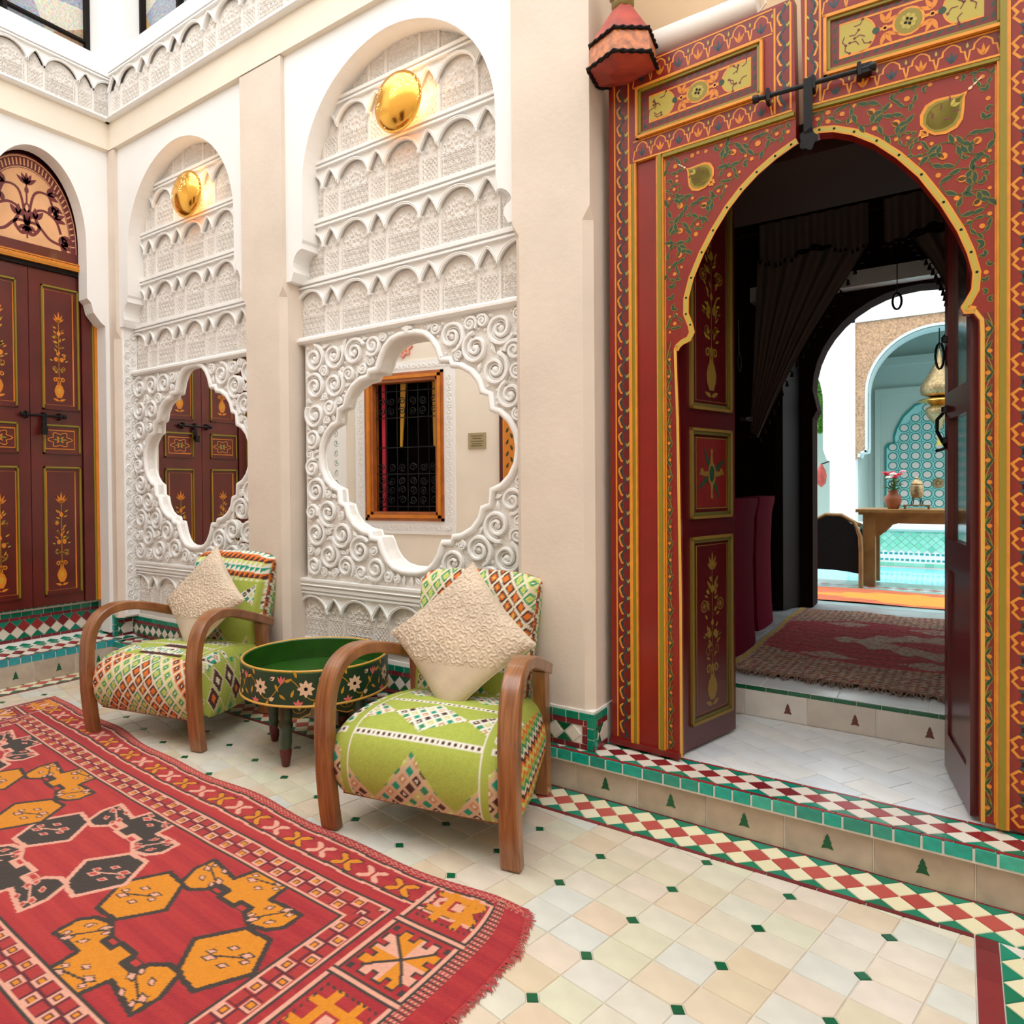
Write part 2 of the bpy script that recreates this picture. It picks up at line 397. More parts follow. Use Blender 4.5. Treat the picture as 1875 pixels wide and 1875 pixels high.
checker(step, V((-4.44, 2.4005, ZT)), EF, 4.44+.45, .04163, (-.943+4.44) % (2*.04163), ('t_white', 't_darkred', 't_green'), ay=.83)
run_strip(step, V((-.82, 2.4765, ZT)), EF, 1.2, .085, .011, 0, 'maroon_strip_tile', 't_darkred')
# white landing behind the painted door
land = [(-.85, 2.483), (.2, 2.483), (.2, 3.098), (-.85, 3.098)]
ld = rad(-30); la = V((math.cos(ld), math.sin(ld))); lb = V((math.cos(ld+rad(88)), math.sin(ld+rad(88))))
obj('landing_bed', MB().box(-.85, .2, 2.483, 3.10, ZT-.012, ZT-.0045), 'grout_dark', step)
for i in range(-9, 9):
    for j in range(-6, 14):
        p0 = V((-.85, 2.48))+la*(.166*i+.083*(j % 2))+lb*.112*j
        q = [p0+la*.001+lb*.001, p0+la*.165+lb*.001, p0+la*.165+lb*.111, p0+la*.001+lb*.111]
        q = [(t.x, t.y) for t in q]
        for (a, b), (c, d) in zip(land, land[1:]+land[:1]): q = clip(q, (d-b), -(c-a), (d-b)*a-(c-a)*b) if len(q) > 2 else q
        if len(q) < 3 or abs(area(q)) < .0005: continue
        cx = sum(t[0] for t in q)/len(q); cy = sum(t[1] for t in q)/len(q)
        put('landing_tile', MB().prism([(a-cx, b-cy) for a, b in q], -.008, 0, XY, inset=.0008).mesh('landing_tile', 't_landing'), step, V((cx, cy, ZT+.0005)), EF, 0, 0)
# second step up into the room
Z2 = .29
sill = struct(obj('trim_3', MB().box(-1.0, .3, 3.106, 3.35, 0, Z2-.012).box(-1.0, .3, 3.108, 3.36, Z2-.012, Z2-.004), 'grout_white'), 'inner step up into the dark room')
for k in range(6):
    xa = -.93+.245*k; put('riser_tile', piece('riser_tile_in', rectp(.243, .112), 't_riser_in', .01, .002), sill, V((0, 3.102, ZT+.056)), ER, xa+.06, 0)
    put('bell_inset_tile', MB().prism([(a*.9, b*.95) for a, b in fir], -.004, .0012, XY).mesh('bell_inset_tile', 't_brown') if k == 0 else bell, sill, V((0, 3.102, ZT+.055)), ER, xa+.11, 0, jit=0)
    if k == 0: bell = [o for o in sill.children if o.name.startswith('bell')][0].data
run_strip(sill, V((-1.0, 3.1015, Z2-.012)), ER, 1.28, .085, .016, 0, 'edge_tile', 't_dkgreen', vary=.1)
run_strip(sill, V((-1.0, 3.215, Z2-.003)), EF, 1.28, .30, .20, 0, 'marble_slab', 'marble', vary=.1)

# left step: rises towards the door wall
lstep = struct(obj('trim_2', MB().prism([(-4.50, 0), (-4.50, .165), (-4.76, .205), (-4.95, .205), (-4.95, 0)], .62, -2.60, lambda a, b, d: (a, -d, b)), 'grout_white'), 'tiled step along the left wall')
ELR = (-EY, EZ, EX)                   # vertical face towards +X, a runs to -Y
yb = [2.335-.24*k for k in range(0, 9)]
for k in range(8):
    put('riser_tile', riser_piece(.24, .118), lstep, V((-4.495, 2.32, .060)), ELR, .12+.24*k, 0, sx=.985)
    put('fir_inset_tile', firm, lstep, V((-4.495, 2.32, .062)), ELR, .10+.24*k, 0, jit=0)
run_strip(lstep, V((-4.494, 2.345, .146)), ELR, 2.0, .064, .042, 0, 'edge_tile', 't_turqblue', gap=.006)
n_ = V((.04, 0, .26)).normalized(); up_ = V((-.26, 0, .04)).normalized()
EW = (-EY, -up_, n_)
checker(lstep, V((-4.575, 2.45, .1785)), EW, 2.0, .0395, .03, ('t_white', 't_darkred', 't_green'))
run_strip(lstep, V((-4.503, 2.36, .168)), EW, 2.0, .09, .01, 0, 'maroon_strip_tile', 't_darkred')
grn = piece('green_diamond_tile', rhomb(.038), 't_green')
for k in range(26): put('green_diamond_tile', grn, lstep, V((-4.68, 2.50, .1945)), EW, .079*k, 0)

# tiled bases ------------------------------------------------
def base_run(parent, O, E, L, d=.034, rows=1, endcap=(0, 0)):
    """tile dado: maroon line, points of cream (and red), maroon line, green edge"""
    run_strip(parent, O, E, L, .062, .019, .0105, 'maroon_tile', 't_maroon', gap=.003)
    z = .021+d; l0, l1 = endcap[0], L-endcap[1]
    cm = piece('cream_diamond_base%.3f' % d, rhomb(d-.0012), 't_white'); rm = piece('red_diamond_base%.3f' % d, rhomb(d-.0012), 't_darkred')
    tri = piece('green_tri_base%.3f' % d, [(-d+.0025, 0), (d-.0025, 0), (0, d-.0025)], 't_dkgreen' if rows == 1 else 't_green')
    n = max(1, int((l1-l0)/(2*d)))
    dd = (l1-l0)/n
    for k in range(n):
        a = l0+dd*(k+.5)
        put('cream_diamond_tile', cm, parent, O, E, a, z)
        for q in ((a-dd/2, 0), ): put('green_triangle_tile', tri, parent, O, E, q[0], z-d+.001, sx=1.0 if k else .5)
        if rows == 1: put('green_triangle_tile', tri, parent, O, E, a-dd/2, z+d-.001, PI)
        else:
            put('red_diamond_tile', rm, parent, O, E, a-dd/2, z+d); put('green_triangle_tile', tri, parent, O, E, a, z+2*d-.001, PI)
    zt = z+d*rows
    run_strip(parent, O, E, L, .062, .019, zt+.0105, 'maroon_tile', 't_maroon', gap=.003)
    run_strip(parent, O, E, L, .06, .027, zt+.035, 'edge_tile', 't_green', gap=.004)
    return zt+.05
def vstrip(parent, O, E, a, h, m='t_green', w=.026, n=3):
    vm = piece('corner_tile_%.3f_%.3f' % (w, h/n), rectp(w, h/n-.004), m)
    for k in range(n): put('corner_tile', vm, parent, O, E, a, h/n*(k+.5))
bb = struct(obj('baseboard_back', MB().box(-4.55, -3.18, 2.482, 2.60, ZT-.02, .315).box(-2.815, -1.46, 2.482, 2.60, ZT-.02, .315)
    .box(-3.175, -2.82, 2.352, 2.60, ZT-.02, .305).box(-1.455, -1.10, 2.352, 2.60, ZT-.02, .305), 'grout_white'), 'tiled base of the back wall')
yn = 2.478
base_run(bb, V((-4.542, yn, ZT)), ER, 1.372); base_run(bb, V((-2.81, yn, ZT)), ER, 1.36)
base_run(bb, V((-3.175, 2.348, ZT)), ER, .355, endcap=(.03, .03))
base_run(bb, V((-1.455, 2.348, ZT)), ER, .355, endcap=(0, .045))
vstrip(bb, V((-1.10, 2.3475, ZT)), ER, -.0135, .125); vstrip(bb, V((-1.10, 2.3475, ZT+.021)), ER, -.037, .068, 't_maroon', .019, 2)
EC = (EY, EZ, EX)                     # return of the right column, faces +X
base_run(bb, V((-1.096, 2.352, ZT)), EC, .115, endcap=(.045, 0)); vstrip(bb, V((-1.0955, 2.352, ZT)), EC, .012, .125)
base_run(bb, V((-4.541, 2.352, ZT+.01)), EC, .125, endcap=(.04, 0)); vstrip(bb, V((-4.5405, 2.352, ZT+.01)), EC, .012, .125)
base_run(bb, V((-4.76, 2.351, ZT+.02)), ER, .215, endcap=(0, .03)); vstrip(bb, V((-4.545, 2.3505, ZT+.01)), ER, -.013, .125, 't_turqblue')
bl = struct(obj('baseboard_left', MB().box(-4.95, -4.765, .3, 2.40, .19, .405).box(-4.765, -4.546, 2.356, 2.60, .15, .31), 'grout_white'), 'tall tiled base under the left door')
base_run(bl, V((-4.760, 2.36, .203)), ELR, 1.55, d=.038, rows=2)
checker(bl, V((-4.80, 2.36, .407)), EL, 1.3, .02, .0, ('t_white', 't_darkred', 't_green'))

# ------------------------------------------------------------ back wall, columns, arches, carved stucco
YC, YA, YP = 2.36, 2.385, 2.492
wall = MB().box(-5.0, -1.112, 2.72, 2.90, 0, 6.0).box(-1.112, 2.5, 2.60, 2.90, 2.30, 6.0).box(-1.112, -.90, 2.56, 3.0, 0, 2.4).box(.14, 2.5, 2.56, 3.0, 0, 2.4)
wall.box(-5.0, -1.112, 2.55, 2.72, 3.3, 6.0)
wb = struct(obj('wall_back', wall, 'plaster_door'), 'back wall with two carved niches and the painted door')
def column(x0, x1, name='column'):
    c = .032; zs = 2.19; yb = 2.60
    full = [(x0, yb), (x0, YC), (x0+.001, YC), (x1-.001, YC), (x1, YC), (x1, yb)]
    cut = [(x0, yb), (x0, YC+c), (x0+c, YC), (x1-c, YC), (x1, YC+c), (x1, yb)]
    m = MB(); vs = []
    for poly, z in ((cut, .30), (cut, zs-.05), (full, zs), (full, 3.372)): vs += [(a, b, z) for a, b in poly]
    m.add(vs, [(6*k+i, 6*k+(i+1) % 6, 6*k+6+(i+1) % 6, 6*k+6+i) for k in range(3) for i in range(6)])
    return obj(name, m, 'plaster', wb)
for x0, x1 in ((-3.165, -2.83), (-1.445, -1.108), (-4.60, -4.482)): column(x0, x1)
# beam and frieze
fr_ = lambda prof, x0, x1: MB().prism(prof, x0, x1, lambda a, b, d: (d, a, b))
obj('beam', fr_([(2.60, 3.36), (2.40, 3.36), (2.385, 3.372), (2.357, 3.378), (2.357, 3.60), (2.60, 3.60)], -4.56, -1.0), 'plaster_cream', wb)
obj('frieze_bed', fr_([(2.60, 3.548), (2.335, 3.548), (2.322, 3.556), (2.345, 3.57), (2.345, 3.96), (2.60, 3.96)], -4.55, 0.5), 'stucco', wb)
obj('upper_wall', MB().box(-4.60, -4.33, 2.36, 2.65, 3.95, 6.0).box(-3.10, 2.5, 2.36, 2.65, 3.95, 6.0).box(-4.60, .5, 2.335, 2.65, 3.835, 3.955), 'white_wall', wb)

# one period of the carved arcade (a pointed small arch and a wide arch), shared by every band
UW, UH = .3185, .298
def arch_curve(n=14):
    pts = []
    for i in range(n+1):                # small pointed arch  x -.055 .. .055
        t = -1+2*i/n; pts.append((.055*t, .155+.082*(1-abs(t)**1.35)))
    for i in range(1, n*2+1):           # wide arch .055 .. .2635
        t = -1+2*i/(n*2); pts.append((.159+.1045*t, .155+.088*(max(0, 1-abs(t)**2.1))**.62))
    return pts
def stucco_unit(h=UH, cut=0.):
    nx, nz = 106, 84
    X, Zz = np.meshgrid(np.linspace(-.055, .2635, nx), np.linspace(0, .262, nz))
    small = X < .055; u = np.where(small, X, X-.159); hw = np.where(small, .055, .1045)
    H = np.zeros_like(X)
    # fine arabesque in the panels: spirals on a lattice (wide) and a star net (small)
    def spirals(x, z, p, sgn):
        best = np.zeros_like(x)
        for k in range(2):
            xx = (x+p*.5*k+p*.5) % p-p*.5; zz = (z+p*.866*k+p*.866) % (p*1.732)-p*.866
            r = np.hypot(xx, zz)/p; th = np.arctan2(zz, xx)
            w = np.cos(th*sgn*(1 if k == 0 else -1)+r*19)*np.clip((.56-r)*9, 0, 1)
            best = np.maximum(best, w)
        return np.clip(best*2.2, -.2, 1)
    wide = spirals(u, Zz-.02, .031, 1); net = np.cos(2*PI*u/.022)*np.cos(2*PI*Zz/.026)+.6*np.cos(2*PI*(u+Zz)/.0155)*np.cos(2*PI*(u-Zz)/.0155)
    fine = np.where(small, np.clip(net*1.6, -.6, 1), wide)
    H += .0052*np.clip(fine*3.2, -1., 1)
    # leaf shaped drops hanging under the arches
    zc = .155; dz = (Zz-zc)
    topz = np.where(small, .155+.082*(1-np.minimum(1, np.abs(u)/.055)**1.35), .155+.088*np.maximum(0, 1-np.minimum(1, np.abs(u)/.1045)**2.1)**.62)
    depth = topz-Zz
    drops = [(0, .200, .012, .022), (-.022, .172, .010, .02), (.022, .172, .010, .02)]
    drops_w = [(0, .205, .013, .026), (-.028, .190, .011, .022), (.028, .190, .011, .022), (-.056, .168, .011, .022), (.056, .168, .011, .022), (-.014, .168, .010, .020), (.014, .168, .010, .020), (-.038, .150, .010, .02), (.038, .150, .010, .02), (-.078, .145, .009, .02), (.078, .145, .009, .02)]
    leafz = np.zeros_like(X)
    for dl, msk in ((drops, small), (drops_w, ~small)):
        for cx, cz, a, b in dl:
            q = np.hypot((u-cx)/a, (Zz-cz)/b+.35*((u-cx)/a)**2)
            e = np.where(msk, np.clip(1.15-q, 0, 1)*.017-np.clip(.66-q, 0, 1)*.042, 0); leafz = np.where(np.abs(e) > np.abs(leafz), e, leafz)
    zone = np.clip((Zz-.128)/.01, 0, 1)
    H = H*(1-zone)+leafz*zone+.003*np.clip((Zz-.14)*30, 0, 1)*0
    edge = np.clip((hw-.006-np.abs(u))/.002, 0, 1)      # colonnettes between the panels
    frame = np.clip(1-np.abs(hw-.016-np.abs(u))/.004, 0, 1)*(Zz < .13)
    H = np.where(edge < 1, .012, H); H = np.maximum(H, .007*frame)
    base = np.clip(1-np.abs(Zz-.122)/.004, 0, 1)*.006; H = np.maximum(H, base*(edge >= 1)*(np.abs(u) < hw-.014))
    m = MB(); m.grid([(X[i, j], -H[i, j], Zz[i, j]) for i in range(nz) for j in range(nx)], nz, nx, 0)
    c = arch_curve(); off = []
    for i, (a, b) in enumerate(c):
        p, q = c[max(0, i-1)], c[min(len(c)-1, i+1)]; dx, dz_ = q[0]-p[0], q[1]-p[1]; l = math.hypot(dx, dz_) or 1
        off.append((a-dz_/l*.009, min(.262, b+dx/l*.009)))
    F = XZ(0)
    for i in range(len(c)-1):           # thick ribs round the arches with a shadowed soffit
        q = [c[i], c[i+1], off[i+1], off[i]]
        m.prism(q, 0, .029, F, 1)
    m.tube([(a, -.029, b) for a, b in off], .0032, 5, mi=1, caps=False)
    m.prism(c+[(.2635, .264), (-.055, .264)], 0, .015, F, 1)
    m.box(-.055, .2635, -.032, 0, .262, .272, 1); m.box(-.055, .2635, -.020, 0, .272, .282, 1); m.box(-.055, .2635, -.034, 0, .282, h, 1)
    m.box(-.055, .2635, -.016, 0, -.001, .012, 1)
    return m
unit = stucco_unit().mesh('stucco_arcade', ('stucco_ground_shaded', 'stucco'), True, 40)
def band(parent, x0, n, z, y, sx=1., sz=1., rz=0., org=None):
    for k in range(n):
        o = link('stucco_arcade', unit, parent, (x0+UW*sx*k, y, z) if org is None else (org[0], org[1]-UW*sx*k, z), (0, 0, rz), (sx, 1, sz))
# niche panels: 1 (left, half hidden by the chair) and 2 (right)
for c0, xl, xr, nb, xs in ((-3.822, -4.482, -3.165, 4, -4.275), (-2.12, -2.83, -1.445, 4, -2.595)):
    obj('niche_ground', MB().box(xl-.02, xr+.02, YP+.008, 2.73, 1.90, 3.45).box(xl-.02, xr+.02, YP+.008, 2.73, .30, .68), 'stucco', wb)
    for z in (1.930, 2.228, 2.526, 2.808, 3.09): band(wb, xs-UW, nb+1, z, YP+.006)
    band(wb, xs-UW, nb+1, .348, YP+.004, sz=.94)
    obj('cornice', fr_([(2.52, 1.900), (2.46, 1.904), (2.448, 1.914), (2.448, 1.926), (2.47, 1.940), (2.52, 1.945)], xl, xr), 'stucco', wb)
    obj('ledge', fr_([(2.52, .625), (2.468, .628), (2.455, .640), (2.468, .648), (2.455, .660), (2.455, .672), (2.52, .676)], xl, xr), 'stucco', wb)
    # arch wall with its corbels
    half = .583 if c0 > -3 else .556
    L_ = [(xl, 2.215), (xl+.035, 2.215), (xl+.045, 2.235)]+arc(c0-half-.005, 2.29, (c0-half-.005)-(xl+.05), .075, 205, 90, 6)+[(c0-half-.008, 2.395), (c0-half, 2.41)]
    R_ = [(2*(c0)-a, b) for a, b in L_[::-1]]
    R_ = [(min(a, xr) if b > 2.3 else min(a+ (xr-(2*c0-xl)), xr), b) for a, b in R_]
    el = arc(c0, 2.68, half, .558, 180, 0, 30); el = [(a, b+.012*(1-abs(a-c0)/half) ) for a, b in el]
    poly = L_+el+R_+[(xr, 3.40), (xl, 3.40)]
    obj('niche_arch', MB().prism(poly, 0, 2.50-YA, XZ(2.50)), 'white_wall', wb)

# scroll framed mirrors
MQ = [(0, .55), (.05, .548), (.10, .535), (.135, .508), (.165, .465), (.182, .42), (.19, .402), (.243, .400), (.25, .375), (.30, .367), (.355, .338), (.392, .295), (.408, .245), (.450, .232), (.456, .168), (.505, .150), (.548, .112), (.577, .06), (.585, 0)]
def outline(cx, cz, sx=1., off=0.):
    q = MQ; pts = q+[(a, -b) for a, b in q[-2::-1]]; pts = pts+[(-a, b) for a, b in pts[-2:0:-1]]
    if off:
        n = len(pts); o = []
        for i in range(n):
            p, r = pts[i-1], pts[(i+1) % n]; dx, dz = r[0]-p[0], r[1]-p[1]; l = math.hypot(dx, dz); o.append((pts[i][0]-dz/l*off, pts[i][1]+dx/l*off))
        pts = o
    return [(cx+a*sx, cz+b) for a, b in pts]
def scroll_tube(m, c, r, hand, a0, rr, y):
    pts = spiral(c, r*.98, 1.7, a0, hand, 30, .20)
    m.tube([(a, y-.004-.006*i/30, b) for i, (a, b) in enumerate(pts)], [rr*(1-.35*i/30) for i in range(31)], 6, up=(0, 1, 0), flat=1.6)
    pts = spiral(c, r*.74, 1.25, a0+hand*.3, hand, 20, .3)
    if r > .03: m.tube([(a, y-.002, b) for a, b in pts], rr*.5, 5, up=(0, 1, 0))
    m.lathe([(rr*1.5, 0), (rr*1.2, .008), (0, .011)], 8, c=(c[0], y-.004, c[1]), fn=lambda p, q, s: (p, -s, q))
for ni, (c0, xl, xr, sx, zc) in enumerate(((-3.80, -4.482, -3.165, .93, 1.345), (-2.085, -2.80, -1.445, 1.0, 1.307))):
    inner = outline(c0, zc, sx); outer = outline(c0, zc, sx, -.022 if False else .022)
    n = len(inner); y0 = 2.480
    def edge(p):                         # matching point on the rectangle of the panel
        dx, dz = p[0]-c0, p[1]-zc; k = 1e9
        if dx: k = min(k, ((xr if dx > 0 else xl)-c0)/dx)
        if dz: k = min(k, ((1.905 if dz > 0 else .672)-zc)/dz)
        return (c0+dx*k, zc+dz*k)
    rect = [edge(p) for p in inner]
    m = MB()
    vs = [(a, y0, b) for a, b in inner]+[(a, y0, b) for a, b in rect]+[(a, 2.70, b) for a, b in inner]
    m.add(vs, [(i, (i+1) % n, n+(i+1) % n, n+i) for i in range(n)]+[(2*n+i, 2*n+(i+1) % n, (i+1) % n, i) for i in range(n)])
    for cxr, czr in ((xl, .672), (xl, 1.905), (xr, .672), (xr, 1.905)):
        i = min(range(n), key=lambda k: math.hypot(rect[k][0]-cxr, rect[k][1]-czr)); pr = rect[i]
        for j in ((i-1) % n, (i+1) % n):
            q = rect[j]; m.add([(pr[0], y0, pr[1]), (cxr, y0, czr), (q[0], y0, q[1])], [(0, 1, 2)])
    obj('scroll_panel_ground', m, 'stucco_ground_shaded', wb)
    m = MB(); mid = outline(c0, zc, sx, .010)
    m.tube([(a, y0-.005, b) for a, b in mid], .0165, 8, closed=True, up=(0, 1, 0), flat=1.0)
    obj('mirror_moulding', m, 'stucco', wb, True, 60)
    m = MB(); R2 = random.Random(3+ni)
    region = [(xl+.012, .69), (xr-.012, .69), (xr-.012, 1.893), (xl+.012, 1.893)]
    for (c, r) in pack(region, [outline(c0, zc, sx, .03)], (xl, xr, .67, 1.91), .072, .0085, .004, 420):
        hand = 1 if (int(c[0]*40)+int(c[1]*40)) % 2 else -1
        if r > .02: scroll_tube(m, c, r, hand, R2.uniform(0, 6.28), .0105 if r > .04 else (.0085 if r > .028 else .0065), y0-.004)
        elif r > .013:
            a = R2.uniform(0, 6.28); L = r*1.5
            for s_ in (-.6, .6): m.tube([(c[0]-math.cos(a)*L, y0-.002, c[1]-math.sin(a)*L), (c[0]+s_*math.sin(a)*r*.5, y0-.010, c[1]-s_*math.cos(a)*r*.5), (c[0]+math.cos(a)*L, y0-.003, c[1]+math.sin(a)*L)], [.003, .007, .002], 5)
        else: m.lathe([(r*.9, 0), (r*.6, .009), (0, .011)], 7, c=(c[0], y0, c[1]), fn=lambda p, q, s: (p, -s, q))
    m.box(c0-.012, c0+.012, y0-.022, y0, zc+.56, 1.90).box(c0-.028, c0+.028, y0-.02, y0, zc+.575, zc+.59)
    obj('stucco_scrolls', m, 'stucco', wb, True, 60)
    a = rad(-1.5) if ni == 0 else rad(6.0); yc = 2.496 if ni == 0 else 2.552; hw = .60*sx
    mm = MB().prism([(-hw, -.57), (hw, -.57), (hw, .57), (-hw, .57)], 0, .006, lambda p, q, d: (p, -d, q))
    o = obj('wall_mirror', mm, 'mirror', None, loc=(c0, yc, zc), rot=(0, 0, a))
    tag(o, 'lobed mirror in the left niche reflecting the brown panelled door' if ni == 0 else 'lobed mirror in the right niche reflecting the grilled window and brass plaque', 'mirror', None)

# carved strip on the reveal of the left niche
m = MB(); 
obj('reveal', MB().box(-4.60, -4.472, 2.392, 2.50, .31, 2.22), 'stucco', wb)
for k in range(22):
    z = .40+.083*k; yy = 2.447
    for q, hnd in ((.018, 1), (-.018, -1)):
        pts = spiral((yy+q, z+(.02 if q > 0 else -.02)), .026, 1.4, PI/2*hnd, hnd, 16, .25)
        m.tube([(-4.469, a, b) for a, b in pts], .0048, 5, up=(1, 0, 0))
m.tube([(-4.47, 2.402, .33), (-4.47, 2.402, 2.2)], .004, 5).tube([(-4.47, 2.488, .33), (-4.47, 2.488, 2.2)], .004, 5)
obj('reveal_carving', m, 'stucco', wb, True, 60)

# friezes
for k in range(13): link('stucco_arcade', unit, wb, (-4.387+.338*k, 2.340, 3.562), (0, 0, 0), (1.061, 1, .93))

# ------------------------------------------------------------ left wall
XL = -4.57
WT = .11
hole = [(1.525, .38), (1.525, 2.225), (1.55, 2.24), (1.60, 2.30), (1.615, 2.36), (1.64, 2.385), (1.64, 2.70)]
hole += [(1.93-.29*math.cos(rad(t)), 2.70+.545*math.sin(rad(t))**.92) for t in range(6, 91, 6)]
hole += [(2*1.93-a, b) for a, b in hole[::-1][1:]]
poly = [(-.62, .2)]+[(1.525, .2)]+hole+[(2.335, .2), (2.40, .2), (2.40, 3.40), (-.62, 3.40)]
fl = lambda a, b, d: (XL-WT+d, a, b)
wl = struct(obj('wall_left', MB().prism(poly, 0, WT, fl), 'white_wall'), 'left wall with the arched brown door')
fy = lambda prof, y0, y1: MB().prism(prof, y0, y1, lambda a, b, d: (a, d, b))
obj('beam', fy([(-4.85, 3.36), (-4.575, 3.36), (-4.56, 3.37), (-4.54, 3.378), (-4.54, 3.60), (-4.85, 3.60)], -.62, 2.42), 'plaster_cream', wl)
obj('frieze_bed', fy([(-4.85, 3.548), (-4.515, 3.548), (-4.502, 3.556), (-4.525, 3.57), (-4.525, 3.96), (-4.85, 3.96)], -.62, 2.42), 'stucco', wl)
for k in range(9): link('stucco_arcade', unit, wl, (-4.520, 2.197-.292*k, 3.562), (0, 0, PI/2), (.917, 1, .93))
obj('upper_wall', MB().box(-4.85, -4.535, 2.30, 2.65, 3.95, 6).box(-4.85, -4.535, -.62, .9, 3.95, 6).box(-4.85, -4.515, -.62, 2.42, 3.835, 3.955), 'white_wall', wl)
obj('wall_core', MB().box(-5.2, -5.0, -.62, 2.9, 0, 6).box(-5.0, -4.86, -.62, 1.45, 0, 3.5), 'white_wall', wl)

# upper windows: reflections painted into the panes as mottled colour patches
def pebbled():
    m = bpy.data.materials.new('painted_reflection_glass'); m.use_nodes = True; nt = m.node_tree; N, L = nt.nodes, nt.links; b = N['Principled BSDF']
    tc = N.new('ShaderNodeTexCoord'); vo = N.new('ShaderNodeTexVoronoi'); vo.inputs['Scale'].default_value = 3.2; L.new(tc.outputs['Object'], vo.inputs[0])
    nz = N.new('ShaderNodeTexNoise'); nz.inputs['Scale'].default_value = 70; L.new(tc.outputs['Object'], nz.inputs[0])
    cr = N.new('ShaderNodeValToRGB'); e = cr.color_ramp.elements
    for p, c in ((0, (.42, .28, .18)), (.25, (.55, .36, .14)), (.45, (.33, .36, .42)), (.6, (.62, .58, .48)), (.8, (.40, .27, .20)), (1, (.20, .24, .30))):
        el = e.new(p) if p not in (0, 1) else e[0 if p == 0 else -1]; el.color = (*c, 1)
    cr.color_ramp.interpolation = 'CONSTANT'
    L.new(vo.outputs['Color'], cr.inputs[0]); mx = N.new('ShaderNodeMix'); mx.data_type = 'RGBA'; mx.blend_type = 'OVERLAY'; mx.inputs[0].default_value = .9
    L.new(cr.outputs[0], mx.inputs[6]); L.new(nz.outputs['Color'], mx.inputs[7]); L.new(mx.outputs[2], b.inputs['Base Color']); b.inputs['Roughness'].default_value = .25
    bp = N.new('ShaderNodeBump'); bp.inputs['Strength'].default_value = .6; L.new(nz.outputs['Fac'], bp.inputs['Height']); L.new(bp.outputs[0], b.inputs['Normal'])
    MATS['pebbled'] = m
pebbled()
w1 = struct(obj('window_1', MB().box(-4.33, -3.10, 2.50, 2.52, 3.955, 5.2), 'pebbled'), 'upper window over the back wall')
m = MB(); 
for x in (-4.325, -3.9, -3.5, -3.12): m.box(x-.012, x+.012, 2.46, 2.50, 3.955, 5.2)
m.box(-4.33, -3.1, 2.47, 2.50, 4.08, 4.095); obj('window_frame', m, 'dark', w1)
w2 = struct(obj('window_2', MB().box(-4.70, -4.68, .9, 2.30, 3.955, 5.2), 'pebbled'), 'upper window over the left wall')
m = MB()
for y in (2.285, 1.8, 1.35, .92): m.box(-4.68, -4.64, y-.012, y+.012, 3.955, 5.2)
m.box(-4.68, -4.65, .9, 2.3, 4.08, 4.095); obj('window_frame', m, 'dark', w2)

